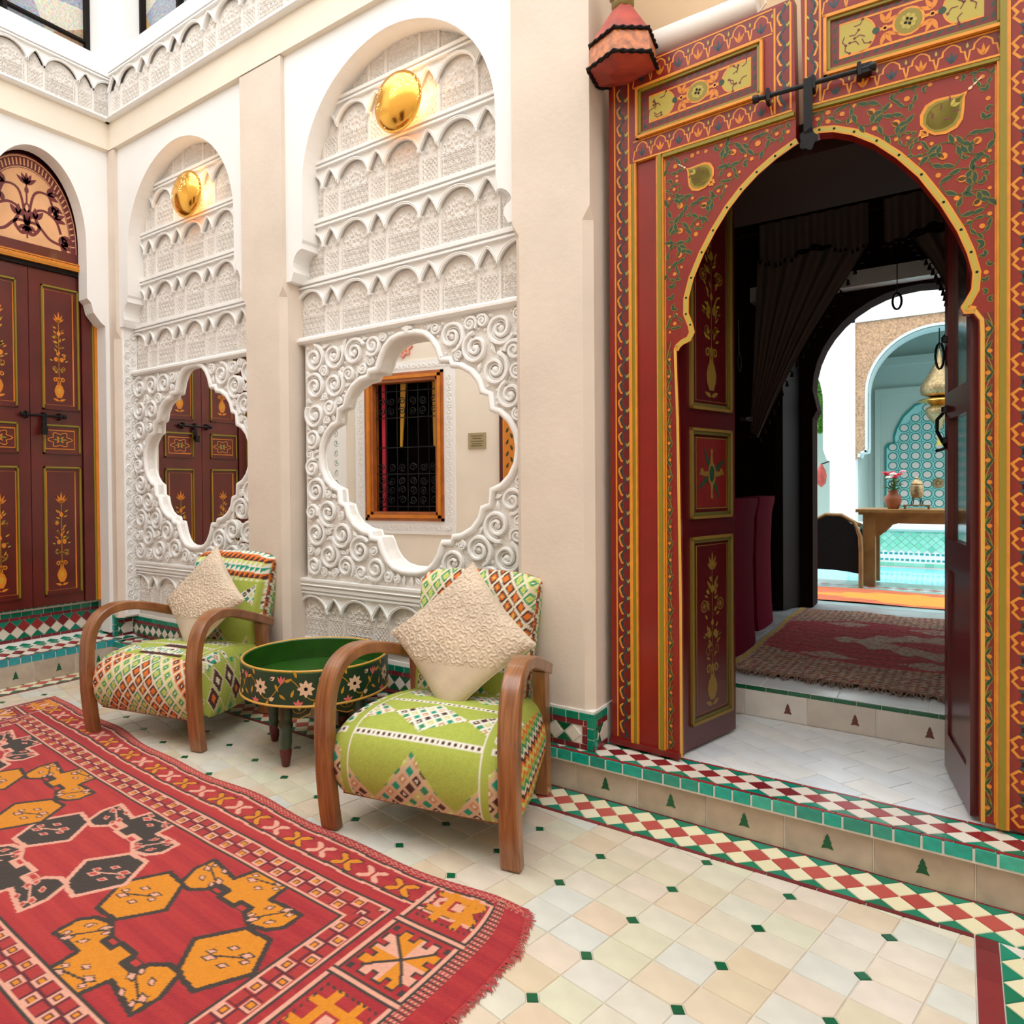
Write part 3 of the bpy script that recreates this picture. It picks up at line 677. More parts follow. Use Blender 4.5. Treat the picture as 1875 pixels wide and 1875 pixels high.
# ------------------------------------------------------------ painted ornament: thin layers of paint on wood
PAL = ['shaded_gold', 'shaded_olive', 'red', 'red2', 'darkred', 'orange', 'amber', 'olive', 'olive2', 'vgreen', 'navy', 'gold', 'dark', 'peachwood', 'plum', 'pink', 'peach', 'ochre']
PI_ = {n: i for i, n in enumerate(PAL)}
class Paint:
    def __init__(s, fn, base=.0004, step=.00025): s.m = MB(); s.fn = fn; s.b = base; s.st = step
    def o(s, lay): return s.b+s.st*lay
    def fill(s, poly, col, lay=0):
        z = s.o(lay); s.m.add([s.fn(a, b, z) for a, b in poly], [tuple(range(len(poly)))], PI_[col])
    def rect(s, x0, x1, z0, z1, col, lay=0): s.fill([(x0, z0), (x1, z0), (x1, z1), (x0, z1)], col, lay)
    def stroke(s, pts, w, col, lay=0, closed=False, taper=False):
        n = len(pts); vs = []; z = s.o(lay)
        for i in range(n):
            p, q = (pts[i-1], pts[(i+1) % n]) if closed else (pts[max(0, i-1)], pts[min(n-1, i+1)])
            dx, dz = q[0]-p[0], q[1]-p[1]; l = math.hypot(dx, dz) or 1
            ww = w/2*(1-.75*i/(n-1) if taper else 1)
            if 0 < i < n-1 or closed:      # mitre
                ax, az = pts[i][0]-p[0], pts[i][1]-p[1]; la = math.hypot(ax, az) or 1
                cs = (ax*dx+az*dz)/la/l; ww = ww/max(.55, abs(cs))
            vs += [s.fn(pts[i][0]-dz/l*ww, pts[i][1]+dx/l*ww, z), s.fn(pts[i][0]+dz/l*ww, pts[i][1]-dx/l*ww, z)]
        s.m.add(vs, [(2*i, 2*i+1, 2*((i+1) % n)+1, 2*((i+1) % n)) for i in range(n if closed else n-1)], PI_[col])
    def smooth(s, pts, w, col, lay=0, k=5, taper=False):
        o = []; n = len(pts)
        for i in range(n-1):
            p = [pts[max(0, min(n-1, i+j))] for j in (-1, 0, 1, 2)]
            for q in range(k):
                t = q/k; o.append(tuple(.5*(2*p[1][c]+(p[2][c]-p[0][c])*t+(2*p[0][c]-5*p[1][c]+4*p[2][c]-p[3][c])*t*t+(3*p[1][c]-p[0][c]-3*p[2][c]+p[3][c])*t**3) for c in (0, 1)))
        s.stroke(o+[pts[-1]], w, col, lay, taper=taper)
    def frame(s, x0, x1, z0, z1, w, col, lay=0): s.stroke([(x0, z0), (x1, z0), (x1, z1), (x0, z1)], w, col, lay, True)
    def disc(s, c, r, col, lay=0, n=10, ry=None): s.fill([(c[0]+r*math.cos(2*PI*i/n), c[1]+(ry or r)*math.sin(2*PI*i/n)) for i in range(n)], col, lay)
    def leaf(s, c, a, L, W, col, lay=0):
        ca, sa = math.cos(a), math.sin(a); P = [(0, 0), (.2, .38), (.45, .5), (.75, .3), (1, 0), (.75, -.3), (.45, -.5), (.2, -.38)]
        s.fill([(c[0]+L*p*ca-W*q*sa, c[1]+L*p*sa+W*q*ca) for p, q in P], col, lay)
    def leaf2(s, c, a, L, W, col, edge, lay=0):
        s.leaf((c[0]-.002*math.cos(a), c[1]-.002*math.sin(a)), a, L+.004, W+.004, edge, lay); s.leaf(c, a, L, W, col, lay+1)
    def done(s, name, parent): return obj(name, s.m, PAL, parent)
def wave(a0, a1, n, amp, per, ph=0): return [(a0+(a1-a0)*i/n, amp*math.sin(2*PI*((a1-a0)*i/n)/per+ph)) for i in range(n+1)]

def vine_strip(P, x0, x1, z0, z1, per=.064, flip=1):
    """painted border: dark wavy stem, ochre half rosettes in its bays"""
    c = (x0+x1)/2; w = (x1-x0); P.rect(x0, x1, z0, z1, 'red2', 0)
    P.stroke([(c+flip*w*.17*b, a) for a, b in wave(z0, z1, max(12, int((z1-z0)/per*10)), 1, per)], .0072, 'navy', 3)
    k = 0; z = z0+per*.25
    while z+per*.5 < z1:
        q = c-flip*w*.02
        pts = [(q+flip*w*(-.05+.32*math.sin(t)), z+per*.5+per*.40*math.cos(t)*-1) for t in np.linspace(.15, PI-.15, 7)]
        pts2 = [(x0+w*.5-flip*w*(.36*math.sin(t)-.05), z+per*.42-per*.36*math.cos(t)) for t in np.linspace(.1, PI-.1, 8)]
        pts2 = [(q_[0]-flip*w*.05*math.cos(5*i_), q_[1]) for i_, q_ in enumerate(pts2)]; P.fill(pts2, 'red', 1); P.stroke(pts2, .0058, 'orange', 2); P.disc((x0+w*.34 if flip > 0 else x0+w*.66, z+per*.42), w*.14, 'amber', 2, 7)
        P.leaf((x0+w*(.42 if flip > 0 else .58), z+per*.36), PI/2, per*.25, w*.13, 'vgreen', 3)
        P.leaf((x0+w*(.78 if flip > 0 else .22), z+per*.9), PI/2-.5*flip, per*.36, w*.14, 'olive2', 2); P.leaf((x0+w*(.82 if flip > 0 else .18), z+per*.9), PI/2+.5*flip, per*.30, w*.12, 'olive2', 2)
        z += per; k += 1
    for xx in (x0, x1): P.stroke([(xx, z0), (xx, z1)], .006, 'orange', 3)
def big_vine(P, x0, x1, z0, z1, per=.135):
    w = x1-x0; c = (x0+x1)/2; P.rect(x0, x1, z0, z1, 'red', 0); z = z0
    while z+per*.9 < z1:
        for s_, col, dz in ((-1, 'orange', 0), (-1, 'navy', per*.36)):
            pts = [(c-w*.12+s_*w*((.02+q*.34) if col == 'orange' else (-.1+q*.30)), z+dz+per*t) for q, t in ((0, .06), (.55, .02), (.95, .16), (.72, .24), (1., .36), (.60, .46), (.1, .44))]
            P.stroke(pts, .0068, col, 2); P.disc((c-w*.12+s_*w*.12, z+dz+per*.24), w*.07, 'amber' if col == 'orange' else 'red2', 2, 8)
        P.leaf((c-w*.05, z+per*.45), 2.2, per*.26, w*.14, 'olive2', 1); P.leaf((c-w*.08, z+per*.42), 1.1, per*.22, w*.12, 'olive2', 1)
        z += per*.72
def bead_vine(P, x0, x1, z0, z1, per=.062):
    w = x1-x0; c = (x0+x1)/2; P.rect(x0, x1, z0, z1, 'red2', 0); z = z0+per*.4; k = 0
    P.stroke([(c+w*.30*b, a) for a, b in wave(z0, z1, int((z1-z0)/per*8), 1, per*2)], .0028, 'olive', 1)
    while z < z1-.02:
        s_ = 1 if k % 2 else -1
        P.disc((c+s_*w*.08, z), w*.25, 'amber', 3, 9)
        P.leaf2((c+s_*w*.30, z-per*.40), PI/2+s_*.55, per*.62, w*.36, 'vgreen', 'olive', 1); P.leaf2((c-s_*w*.30, z+per*.02), PI/2-s_*.5, per*.5, w*.26, 'vgreen', 'olive', 1)
        z += per; k += 1
def scallops(P, x0, x1, z0, z1, n, up=1):
    P.rect(x0, x1, z0, z1, 'red2', 0); w = (x1-x0)/n; h = z1-z0
    for k in range(n):
        c = x0+w*(k+.5); b = z0 if up > 0 else z0
        pts = [(c-w*.5, b+h*.06), (c-w*.44, b+h*.34), (c-w*.42, b+h*.5), (c-w*.30, b+h*.52), (c-w*.27, b+h*.72), (c-w*.12, b+h*.86), (c, b+h*.9), (c+w*.12, b+h*.86), (c+w*.27, b+h*.72), (c+w*.30, b+h*.52), (c+w*.42, b+h*.5), (c+w*.44, b+h*.34), (c+w*.5, b+h*.06)]
        P.fill(pts, 'red', 1); P.stroke(pts, .0042, 'orange', 2)
        col = 'navy' if k % 2 == 0 else 'amber'
        for a in (.55, 0, -.55): P.leaf((c, b+h*.16), PI/2+a, h*(.5 if a == 0 else .42), w*.12, col, 3)
        P.leaf((c+w*.5, b+h*.62), PI/2, h*.22, w*.09, 'olive2', 2)
    for zz in (z0, z1): P.stroke([(x0, zz), (x1, zz)], .005, 'orange', 3)
def cartouche(P, x0, x1, z0, z1):
    """olive cartouche with three medallions on a red ground"""
    cz = (z0+z1)/2; h = z1-z0; cx = (x0+x1)/2; w = x1-x0
    P.rect(x0, x1, z0, z1, 'red', 2); P.frame(x0, x1, z0, z1, .005, 'orange', 4)
    for s_ in (-1, 1):
        e = x0 if s_ < 0 else x1; q = s_*-1
        pts = [(e, z0), (e, z1)]+[(e+q*(w*.15+w*.115*math.sin(t)), cz+h*.5*math.cos(t)) for t in np.linspace(0, PI, 12)]
        P.fill(pts, 'olive2', 3); P.stroke(pts[2:], .0045, 'orange', 4)
        for k in range(7):
            a = (e+q*w*rng.uniform(.03, .20), cz+h*rng.uniform(-.38, .38)); an = rng.uniform(0, 6.28)
            P.stroke([a, (a[0]+.016*math.cos(an), a[1]+.016*math.sin(an)), (a[0]+.028*math.cos(an+.5), a[1]+.028*math.sin(an+.5))], .0028, 'plum', 5); P.disc((a[0]+.028*math.cos(an+.5), a[1]+.028*math.sin(an+.5)), .0042, 'plum', 5, 6)
        P.leaf((e+q*w*.24, cz), 0 if q > 0 else PI, .022, .022, 'vgreen', 5)
        P.stroke([(e+q*w*.265, cz), (cx-q*w*.11, cz)], .009, 'orange', 4); P.disc((e+q*w*.335, cz), .009, 'orange', 5, 6); P.disc((e+q*w*.335, cz), .0045, 'dark', 6, 6)
        for t_ in (-1, 1):
            for a in (.4, 1.1, 1.9): P.leaf((e+q*w*.335, cz+t_*h*.14), (0 if q > 0 else PI)+q*t_*a, .040, .013, 'amber', 4)
    P.disc((cx, cz), w*.115, 'orange', 4, 18, h*.42); P.disc((cx, cz), w*.098, 'olive', 5, 18, h*.36)
    for k in range(8): P.disc((cx+w*.040*math.cos(k*PI/4), cz+h*.16*math.sin(k*PI/4)), .0075, 'olive2', 6, 7)
    for k in range(4): P.disc((cx+w*.022*math.cos(k*PI/2+.4), cz+h*.09*math.sin(k*PI/2+.4)), .0045, 'dark', 7, 6)
def rope_frame(P, x0, x1, z0, z1):
    n = int((x1-x0)/.026)
    for zz in (z0, z1):
        for k in range(n): P.leaf((x0+(x1-x0)*k/n, zz), .35, .022, .008, 'vgreen', 2)
    m_ = int((z1-z0)/.026)
    for xx in (x0, x1):
        for k in range(m_): P.leaf((xx, z0+(z1-z0)*k/m_), PI/2-.35, .022, .008, 'vgreen', 2)
def spandrel_fill(P, poly, arch, bbox, seed, rmax=.043):
    """scrolling vines with leaves and orange fruit packed over the spandrel"""
    R = random.Random(seed)
    cs = pack(poly, arch, bbox, rmax, .0062, .004, 300)
    for c, r in cs:
        if r > .02:
            hand = 1 if R.random() < .5 else -1; a0 = R.uniform(0, 6.28)
            pts = spiral(c, r*1.12, .95, a0, hand, 18, .5); P.stroke(pts, .0042, 'olive', 2); P.stroke(pts, .0028, 'vgreen', 3)
            for k in (2, 5, 8, 11, 14, 17):
                q = pts[k]; an = math.atan2(q[1]-c[1], q[0]-c[0])+hand*(1.1 if k % 2 else 2.0)
                P.leaf2(q, an, min(.034, r*.76), min(.0125, r*.30), 'vgreen', 'olive', 3)
            q = pts[-1]; P.disc((c[0]+r*.1, c[1]), min(.0105, r*.26), 'amber', 5, 9)
            if r > .038:
                for a in (0, 2.1, 4.2): P.leaf2((c[0]-r*.35*math.cos(a0), c[1]-r*.35*math.sin(a0)), a0+a, .024, .013, 'vgreen', 'olive', 4)
        elif r > .011: 
            a = R.uniform(0, 6.28); [P.leaf2(c, a+t, r*1.15, r*.55, 'vgreen', 'olive', 3) for t in (0, 1.3)]
        else: P.disc(c, r*.75, 'amber', 3, 8)
def medallion(P, c, a, L, W):
    ca, sa = math.cos(a), math.sin(a); tr = lambda p, q: (c[0]+p*ca-q*sa, c[1]+p*sa+q*ca)
    sh = [(-.5, 0), (-.46, .22), (-.30, .40), (-.08, .48), (.12, .42), (.30, .26), (.5, .06), (.62, 0)]; sh += [(p, -q) for p, q in sh[-2:0:-1]]
    P.fill([tr(p*L*1.14, q*W*1.2) for p, q in sh], 'orange', 7); P.fill([tr(p*L, q*W) for p, q in sh], 'olive', 8)
    P.fill([tr(p*L*.9-.0, q*W*.8) for p, q in sh], 'olive', 8)
    for k in range(5): P.leaf(tr(L*(-.25+.13*k), W*.12*(-1)**k), a+.8*(-1)**k, L*.2, L*.05, 'plum', 9)
    P.leaf(tr(L*.22, 0), a+.5, L*.22, L*.1, 'olive2', 9); P.leaf(tr(L*.22, 0), a-.5, L*.22, L*.1, 'olive2', 9)
    for k, r in ((.72, .05), (.86, .035), (.99, .03)): P.leaf(tr(L*k, 0), a, L*.14, L*r*1.5, 'peach', 8)
    for t in (-1, 1): P.stroke([tr(-L*.5, 0), tr(-L*.62, t*W*.12), tr(-L*.72, t*W*.05), tr(-L*.62, -t*W*.06)], .005, 'orange', 8)
def vase_motif(P, c, z0, z1, w, A='amber', B='olive2', D='ochre', lay=2, dens=1.):
    """tall painted bouquet rising from a scroll-handled vase"""
    H = z1-z0; q = w
    P.fill([(c-q*.10, z0+H*.045), (c+q*.10, z0+H*.045), (c+q*.20, z0+H*.085), (c+q*.24, z0+H*.125), (c+q*.16, z0+H*.175), (c, z0+H*.215), (c-q*.16, z0+H*.175), (c-q*.24, z0+H*.125), (c-q*.20, z0+H*.085)], A, lay)
    P.disc((c, z0+H*.125), q*.11, D, lay+1, 10, H*.035)
    for s_ in (-1, 1):
        P.stroke([(c+s_*q*.07, z0+H*.19)]+spiral((c+s_*q*.17, z0+H*.245), q*.12, 1.2, PI if s_ > 0 else 0, -s_, 16, .3), q*.05, A, lay)
        P.leaf((c, z0+H*.012), PI/2-s_*1.25, q*.34, q*.12, A, lay)
    P.leaf((c, z0+H*.225), PI/2, H*.06, q*.16, A, lay)
    P.stroke([(c, z0+H*.2), (c, z1-H*.09)], .0028, D, lay)
    R = random.Random(int(c*977+z0*331))
    for k in range(int(26*dens)):
        t = .30+.52*R.random(); sp = q*.36*(1-abs(t-.5)*1.3); s_ = 1 if k % 2 else -1
        P.leaf((c+s_*sp*R.uniform(.1, .75), z0+H*t), PI/2-s_*R.uniform(.3, 1.3), H*.045, q*.075, R.choice([D, D, A, 'olive']), lay)
    for s_ in (-1, 1):
        P.disc((c+s_*q*.14, z0+H*.47), q*.10, A, lay+1, 10, H*.026); P.leaf((c+s_*q*.30, z0+H*.45), PI/2-s_*1.2, q*.17, q*.07, B, lay+1)
        P.stroke(spiral((c+s_*q*.20, z0+H*.37), q*.15, 1.1, PI if s_ > 0 else 0, s_, 14, .3), .003, D, lay)
    P.leaf((c, z0+H*.52), PI/2, H*.05, q*.13, A, lay+1)
    for a in (-.9, -.45, 0, .45, .9): P.leaf((c, z1-H*.12), PI/2+a, H*(.12-.05*abs(a)), q*.10, A, lay+1)
    P.leaf((c, z1-H*.27), PI/2, H*.06, q*.2, A, lay+1)
def quatrefoil(P, x0, x1, z0, z1):
    cx, cz = (x0+x1)/2, (z0+z1)/2; a, b = (x1-x0)/2*.86, (z1-z0)/2*.84
    pts = [(cx+a*(.80+.2*math.cos(6*t))*math.cos(t), cz+b*(.84+.16*math.cos(6*t))*math.sin(t)) for t in np.linspace(0, 2*PI, 36)[:-1]]
    P.fill(pts, 'darkred', 2); P.stroke(pts, .005, 'amber', 3, True)
    for k in range(8): P.leaf((cx, cz), k*PI/4, a*(.62 if k % 4 == 0 else .42), b*.24, ['olive', 'amber', 'vgreen', 'amber'][k % 4], 3)
    P.disc((cx, cz), .008, 'vgreen', 5, 8)

# ------------------------------------------------------------ brown door on the left wall
XD = -4.70
fd = lambda a, b, d: (XD+d, a*.9895, 1.15+(b-1.15)*.9895)
d1 = struct(obj('door_1', MB().prism([(1.52, .40), (2.40, .40), (2.40, 3.36), (1.52, 3.36)], -.09, -.045, fd), 'darkred'), 'brown two leaved door with painted panels under a carved tympanum')
m = MB()
m.prism([(2.262, .405), (2.338, .405), (2.338, 2.56), (2.262, 2.56)], -.05, .012, fd, 0).prism([(1.552, .405), (1.628, .405), (1.628, 2.56), (1.552, 2.56)], -.05, .012, fd, 0)
for y in (2.350, 1.54): m.prism([(y-.010, .405), (y+.012, .405), (y+.012, 2.6), (y-.010, 2.6)], -.05, .02, fd, 1)
for y in (2.334, 1.556): m.prism([(y-.006, .405), (y+.004, .405), (y+.004, 2.56), (y-.006, 2.56)], -.05, .016, fd, 2)
m.prism([(1.54, 2.555), (2.36, 2.555), (2.36, 2.585), (1.54, 2.585)], -.05, .018, fd, 3).prism([(1.54, 2.585), (2.36, 2.585), (2.36, 2.632), (1.54, 2.632)], -.05, .034, fd, 1)
m.prism([(1.54, 2.632), (2.36, 2.632), (2.36, 2.700), (1.54, 2.700)], -.05, .012, fd, 0)
obj('door_frame', m, ('bordeaux', 'amber', 'olive', 'dark'), d1)
P = Paint(lambda a, b, d: fd(a, b, .0345+d)); 
for k in range(30): P.leaf((1.56+.027*k, 2.609), .5, .030, .012, 'orange', 1)
P.stroke([(1.55, 2.595), (2.36, 2.595)], .004, 'olive', 1); P.stroke([(1.55, 2.622), (2.36, 2.622)], .004, 'red2', 1); P.done('painted_cornice', d1)
# tympanum
ty = [(1.945-.302, 2.70)]+[(1.945-.302*math.cos(rad(t)), 2.73+.52*math.sin(rad(t))**.95) for t in range(0, 181, 9)]+[(1.945+.302, 2.70)]
obj('tympanum', MB().prism(ty, -.05, .0, fd), 'plum', d1)
P = Paint(fd); sc_ = lambda k: [(1.945+(a-1.945)*k, 2.70+(b-2.70)*k) for a, b in ty]
P.fill(sc_(.985), 'peachwood', 0); P.fill(sc_(.97), 'plum', 1); P.fill(sc_(.86), 'peachwood', 2); P.stroke(sc_(.845), .004, 'plum', 3); 
ring0, ring1 = sc_(.875), sc_(.955)
for k in range(1, len(ty)-2):
    for t in (.25, .75):
        a = [ring0[k][i]+(ring0[k+1][i]-ring0[k][i])*t for i in (0, 1)]; b = [ring1[k][i]+(ring1[k+1][i]-ring1[k][i])*t for i in (0, 1)]; P.stroke([a, b], .008, 'peachwood', 3)
cy, cz = 1.945, 2.73
for s_ in (-1, 1):
    for pts, w in (([(0, .04), (.03, .16), (.10, .20), (.17, .16), (.20, .08)], .012), ([(0, .05), (.04, .28), (.12, .31), (.15, .25)], .011), ([(0, .10), (.06, .10), (.13, .03), (.20, .01)], .013), ([(0, .04), (.035, .03), (.07, .08), (.05, .13)], .014)):
        P.smooth([(cy+s_*a, cz+b) for a, b in pts], w*1.35, 'plum', 4, 6)
    for a, b, an in ((.205, .07, -1.0), (.15, .25, -1.2), (.20, .012, -.3), (.16, .17, .5), (.05, .13, 1.6), (.12, .31, .3)):
        for t in (-.7, 0, .7): P.leaf((cy+s_*a, cz+b), an+t if s_ > 0 else PI-an-t, .075, .034, 'plum', 5)
P.stroke([(cy, cz), (cy, cz+.36)], .010, 'plum', 4); P.disc((cy, cz+.19), .020, 'plum', 5, 12, .032); P.disc((cy, cz+.19), .009, 'peachwood', 6, 10, .02); P.disc((cy, cz+.30), .013, 'plum', 5, 10, .022)
for a in (-.9, -.4, 0, .4, .9): P.leaf((cy, cz+.335), PI/2+a, .075, .026, 'plum', 5); P.leaf((cy, cz+.08), -PI/2+a*1.2, .065, .03, 'plum', 5)
P.done('painted_tympanum', d1)
for li, (s_, nm) in enumerate(((1, 0), (-1, 1))):
    fy_ = lambda q: 1.945+s_*q          # q from the slit outwards
    lf = obj('door_leaf', MB().prism(sorted([(fy_(.002), .408), (fy_(.312), .408)])+sorted([(fy_(.312), 2.555), (fy_(.002), 2.555)], reverse=True), -.045, 0, fd), 'bordeaux', d1)
    m = MB()
    for z0, z1 in ((1.665, 2.462), (1.380, 1.572), (.468, 1.300)):
        a, b = sorted((fy_(.072), fy_(.300)))
        for x0, x1, q0, q1, mi in ((a, b, z1-.012, z1, 1), (a, b, z0, z0+.012, 0), (a, a+.010, z0, z1, 1), (b-.010, b, z0, z1, 1)):
            m.prism([(x0, q0), (x1, q0), (x1, q1), (x0, q1)], 0, .010, fd, mi)
            m.prism([(x0+.002, q0+.002), (x1-.002, q0+.002), (x1-.002, q1-.002), (x0+.002, q1-.002)], .010, .013, fd, mi)
    obj('panel_moulding', m, ('bordeaux', 'olive'), lf)
    P = Paint(fd)
    a, b = sorted((fy_(.088), fy_(.265)))
    for z0, z1 in ((1.70, 2.435), (.502, 1.268)):
        P.frame(a, b, z0, z1, .005, 'amber', 1); vase_motif(P, (a+b)/2, z0+.02, z1-.13, .125)
    P.frame(a, b, 1.415, 1.535, .005, 'amber', 1); quatrefoil(P, a, b, 1.415, 1.535)
    P.done('painted_flowers', lf)
def slide_bolt(parent, fn, a0, a1, zc, hasp_a, hasp_len, r=.008):
    m = MB(); m.tube([fn(a0, zc, .028), fn(a1, zc, .028)], r, 8)
    for a in (a0, a1): m.tube([fn(a-.006, zc, .028), fn(a+.012, zc, .028)], r*1.7, 8)
    for a in (a0+(a1-a0)*.12, a0+(a1-a0)*.52, a0+(a1-a0)*.9): m.tube([fn(a, zc-.018, .002), fn(a, zc-.016, .036), fn(a, zc+.016, .036), fn(a, zc+.018, .002)], r*.9, 6)
    o = obj('bolt', m, 'iron', parent, True, 50)
    if not hasp_len: return o
    m = MB(); m.prism([(hasp_a-.012, zc-hasp_len*.6), (hasp_a+.012, zc-hasp_len*.6), (hasp_a+.012, zc+.012), (hasp_a-.012, zc+.012)], .030, .038, fn)
    t = [(hasp_a+.017*math.cos(u)*(1+.15*math.cos(5*u)), zc-hasp_len*.78+hasp_len*.2*math.sin(u)*(1+.12*math.cos(5*u))) for u in np.linspace(0, 2*PI, 20)[:-1]]
    m.prism(t, .030, .037, fn); obj('hasp', m, 'iron', o)
    return o
slide_bolt(d1, fd, 1.885, 2.135, 1.622, 2.015, .115)
obj('padlock', MB().prism([(1.995, 1.50), (2.022, 1.50), (2.026, 1.55), (1.99, 1.55)], .038, .056, fd), 'iron', d1)
# small brown box on the left wall, seen only in the left mirror
tag(obj('wall_box', MB().box(-4.57, -4.54, 1.20, 1.26, 1.42, 1.50), 'window_wood'), 'small brown box on the pale wall, reflected at the right of the left mirror', 'box')

# ------------------------------------------------------------ painted door with the arched opening
d2 = struct(link('door_2', None, None), 'tall red painted double door with a horseshoe arch cut through it')
HL, HR = (-1.075, 2.462), (-.4342, 2.4235)
archL = [(.655, 2.253), (.637, 2.246), (.588, 2.224), (.529, 2.188), (.477, 2.145), (.43, 2.095), (.382, 2.028), (.342, 1.961), (.304, 1.879), (.285, 1.81), (.284, 1.75), (.300, 1.708), (.305, 1.685), (.298, 1.672), (.275, 1.664), (.257, 1.65), (.247, 1.63), (.249, 1.55), (.255, 1.383), (.263, .735), (.264, .172)]
archR = [(.036, 2.240), (.059, 2.246), (.079, 2.250), (.117, 2.243), (.169, 2.219), (.227, 2.177), (.283, 2.12), (.338, 2.05), (.391, 1.958), (.432, 1.871), (.455, 1.804), (.468, 1.747), (.465, 1.701), (.449, 1.669), (.440, 1.652), (.448, 1.636), (.470, 1.632), (.483, 1.61), (.484, 1.57), (.485, 1.123), (.486, .176)]
flf = lambda a, b, d: (a, -d, b)
def leaf_body(name, poly, parent, loc, rz): return link(name, MB().prism(poly, -.045, 0, flf).mesh(name, 'red'), parent, (*loc, 0), (0, 0, rz))
L_ = leaf_body('door_leaf', [(0, .168), (0, 2.70), (.648, 2.70), (.655, 2.34)]+archL, d2, HL, rad(-3.5))
R_ = leaf_body('door_leaf', [(.027, 2.70), (.68, 2.70), (.68, .160)]+archR[::-1]+[(.034, 2.34)], d2, HR, rad(3.9))
def mould(mb, a0, a1, b0, b1, h, mi): mb.prism([(a0, b0), (a1, b0), (a1, b1), (a0, b1)], 0, h, flf, mi, inset=0)
def panel_frame(mb, a0, a1, b0, b1, w, h, mi, mi2):
    for q, hh, mm_ in ((0, h, mi), (w*.55, h*.6, mi2)):
        ww = w*.5
        mould(mb, a0+q, a1-q, b0+q, b0+q+ww, hh, mm_); mould(mb, a0+q, a1-q, b1-q-ww, b1-q, hh, mm_)
        mould(mb, a0+q, a0+q+ww, b0+q, b1-q, hh, mm_); mould(mb, a1-q-ww, a1-q, b0+q, b1-q, hh, mm_)
MM = ('orange', 'olive', 'red', 'gold', 'red2')
m = MB(); panel_frame(m, .112, .558, 2.420, 2.606, .018, .014, 0, 1)
mould(m, .083, .094, .185, 2.335, .012, 0); mould(m, .094, .106, .185, 2.335, .008, 1); mould(m, .106, .112, .185, 2.335, .010, 0)
mould(m, .190, .197, .185, 2.335, .010, 0); mould(m, .197, .210, .185, 2.335, .014, 1); mould(m, .210, .216, .185, 2.335, .008, 0)
mould(m, .216, .652, 2.322, 2.335, .012, 1); mould(m, .112, .648, 2.335, 2.341, .014, 0); mould(m, -.002, .27, .168, .187, .016, 4)
obj('moulding', m, MM, L_)
m = MB(); panel_frame(m, .092, .542, 2.420, 2.606, .018, .014, 0, 1)
mould(m, .036, .535, 2.326, 2.336, .012, 1); mould(m, .036, .545, 2.336, 2.342, .014, 0)
mould(m, .523, .529, .17, 2.33, .010, 0); mould(m, .529, .544, .17, 2.69, .016, 1); mould(m, .544, .553, .17, 2.69, .012, 0)
obj('moulding', m, MM, R_)
def arch_band(P, pts, side):
    n = len(pts)
    def offs(q):
        o = []
        for i in range(n):
            p, r = pts[max(0, i-1)], pts[min(n-1, i+1)]; dx, dz = r[0]-p[0], r[1]-p[1]; l = math.hypot(dx, dz); o.append((pts[i][0]+side*-dz/l*q, pts[i][1]+side*dx/l*q))
        return o
    a = offs(.011); P.stroke(a[:17], .020, 'orange', 4); P.stroke(a[:16], .012, 'olive2', 5); P.stroke(offs(.008)[15:], .010, 'gold', 4)
    for k in range(1, 12): P.disc(a[k], .0042, 'dark', 6, 6)
# paint on the left leaf
P = Paint(flf)
vine_strip(P, .024, .080, .195, 2.69); vine_strip(P, .592, .640, 2.35, 2.69)
scallops(P, .098, .585, 2.612, 2.69, 7); scallops(P, .098, .585, 2.345, 2.415, 7)
P.rect(.132, .538, 2.440, 2.586, 'red2', 1); rope_frame(P, .140, .526, 2.452, 2.575); cartouche(P, .162, .518, 2.470, 2.560)
spl = [(.222, 1.66), (.222, 2.316), (.648, 2.316), (.648, 2.262)]+archL[1:16]
P.stroke([(.220, .19), (.220, 2.318), (.652, 2.318)], .004, 'orange', 2)
medal = [(.345+.075*math.cos(t), 2.225+.07*math.sin(t)) for t in np.linspace(0, 2*PI, 16)[:-1]]
aL = [(a, b) for a, b in archL]+[(.7, .17), (.7, 2.25)]
shr = [(.226, 1.69), (.226, 2.312), (.642, 2.312), (.642, 2.275)]+[(a-.022, b+.022) for a, b in archL[2:15]]
spandrel_fill(P, shr, [medal], (.22, .65, 1.66, 2.32), 5)
medallion(P, (.345, 2.222), rad(140), .088, .088)
bead_vine(P, .222, .243, .195, 1.66, .06)
arch_band(P, archL, 1 if True else -1)
P.done('painted_ornament', L_)
# paint on the right leaf
P = Paint(flf)
vine_strip(P, .042, .082, 2.35, 2.69, flip=-1); scallops(P, .088, .55, 2.612, 2.69, 7); scallops(P, .088, .53, 2.345, 2.415, 6)
P.rect(.112, .522, 2.440, 2.586, 'red2', 1); rope_frame(P, .120, .512, 2.452, 2.575); cartouche(P, .136, .494, 2.466, 2.566)
medal = [(.405+.085*math.cos(t), 2.225+.085*math.sin(t)) for t in np.linspace(0, 2*PI, 16)[:-1]]
shr = [(.045, 2.272), (.045, 2.320), (.516, 2.320), (.516, 1.64), (.490, 1.66)]+[(a+.022, b+.020) for a, b in archR[12:1:-1]]
spandrel_fill(P, shr, [medal], (.04, .52, 1.62, 2.33), 9)
medallion(P, (.402, 2.218), rad(42), .105, .10)
bead_vine(P, .494, .519, .195, 1.63, .062); P.stroke([(.521, .18), (.521, 2.322), (.04, 2.322)], .004, 'orange', 2)
big_vine(P, .556, .672, .18, 2.69)
arch_band(P, archR, 1)
P.done('painted_ornament', R_)
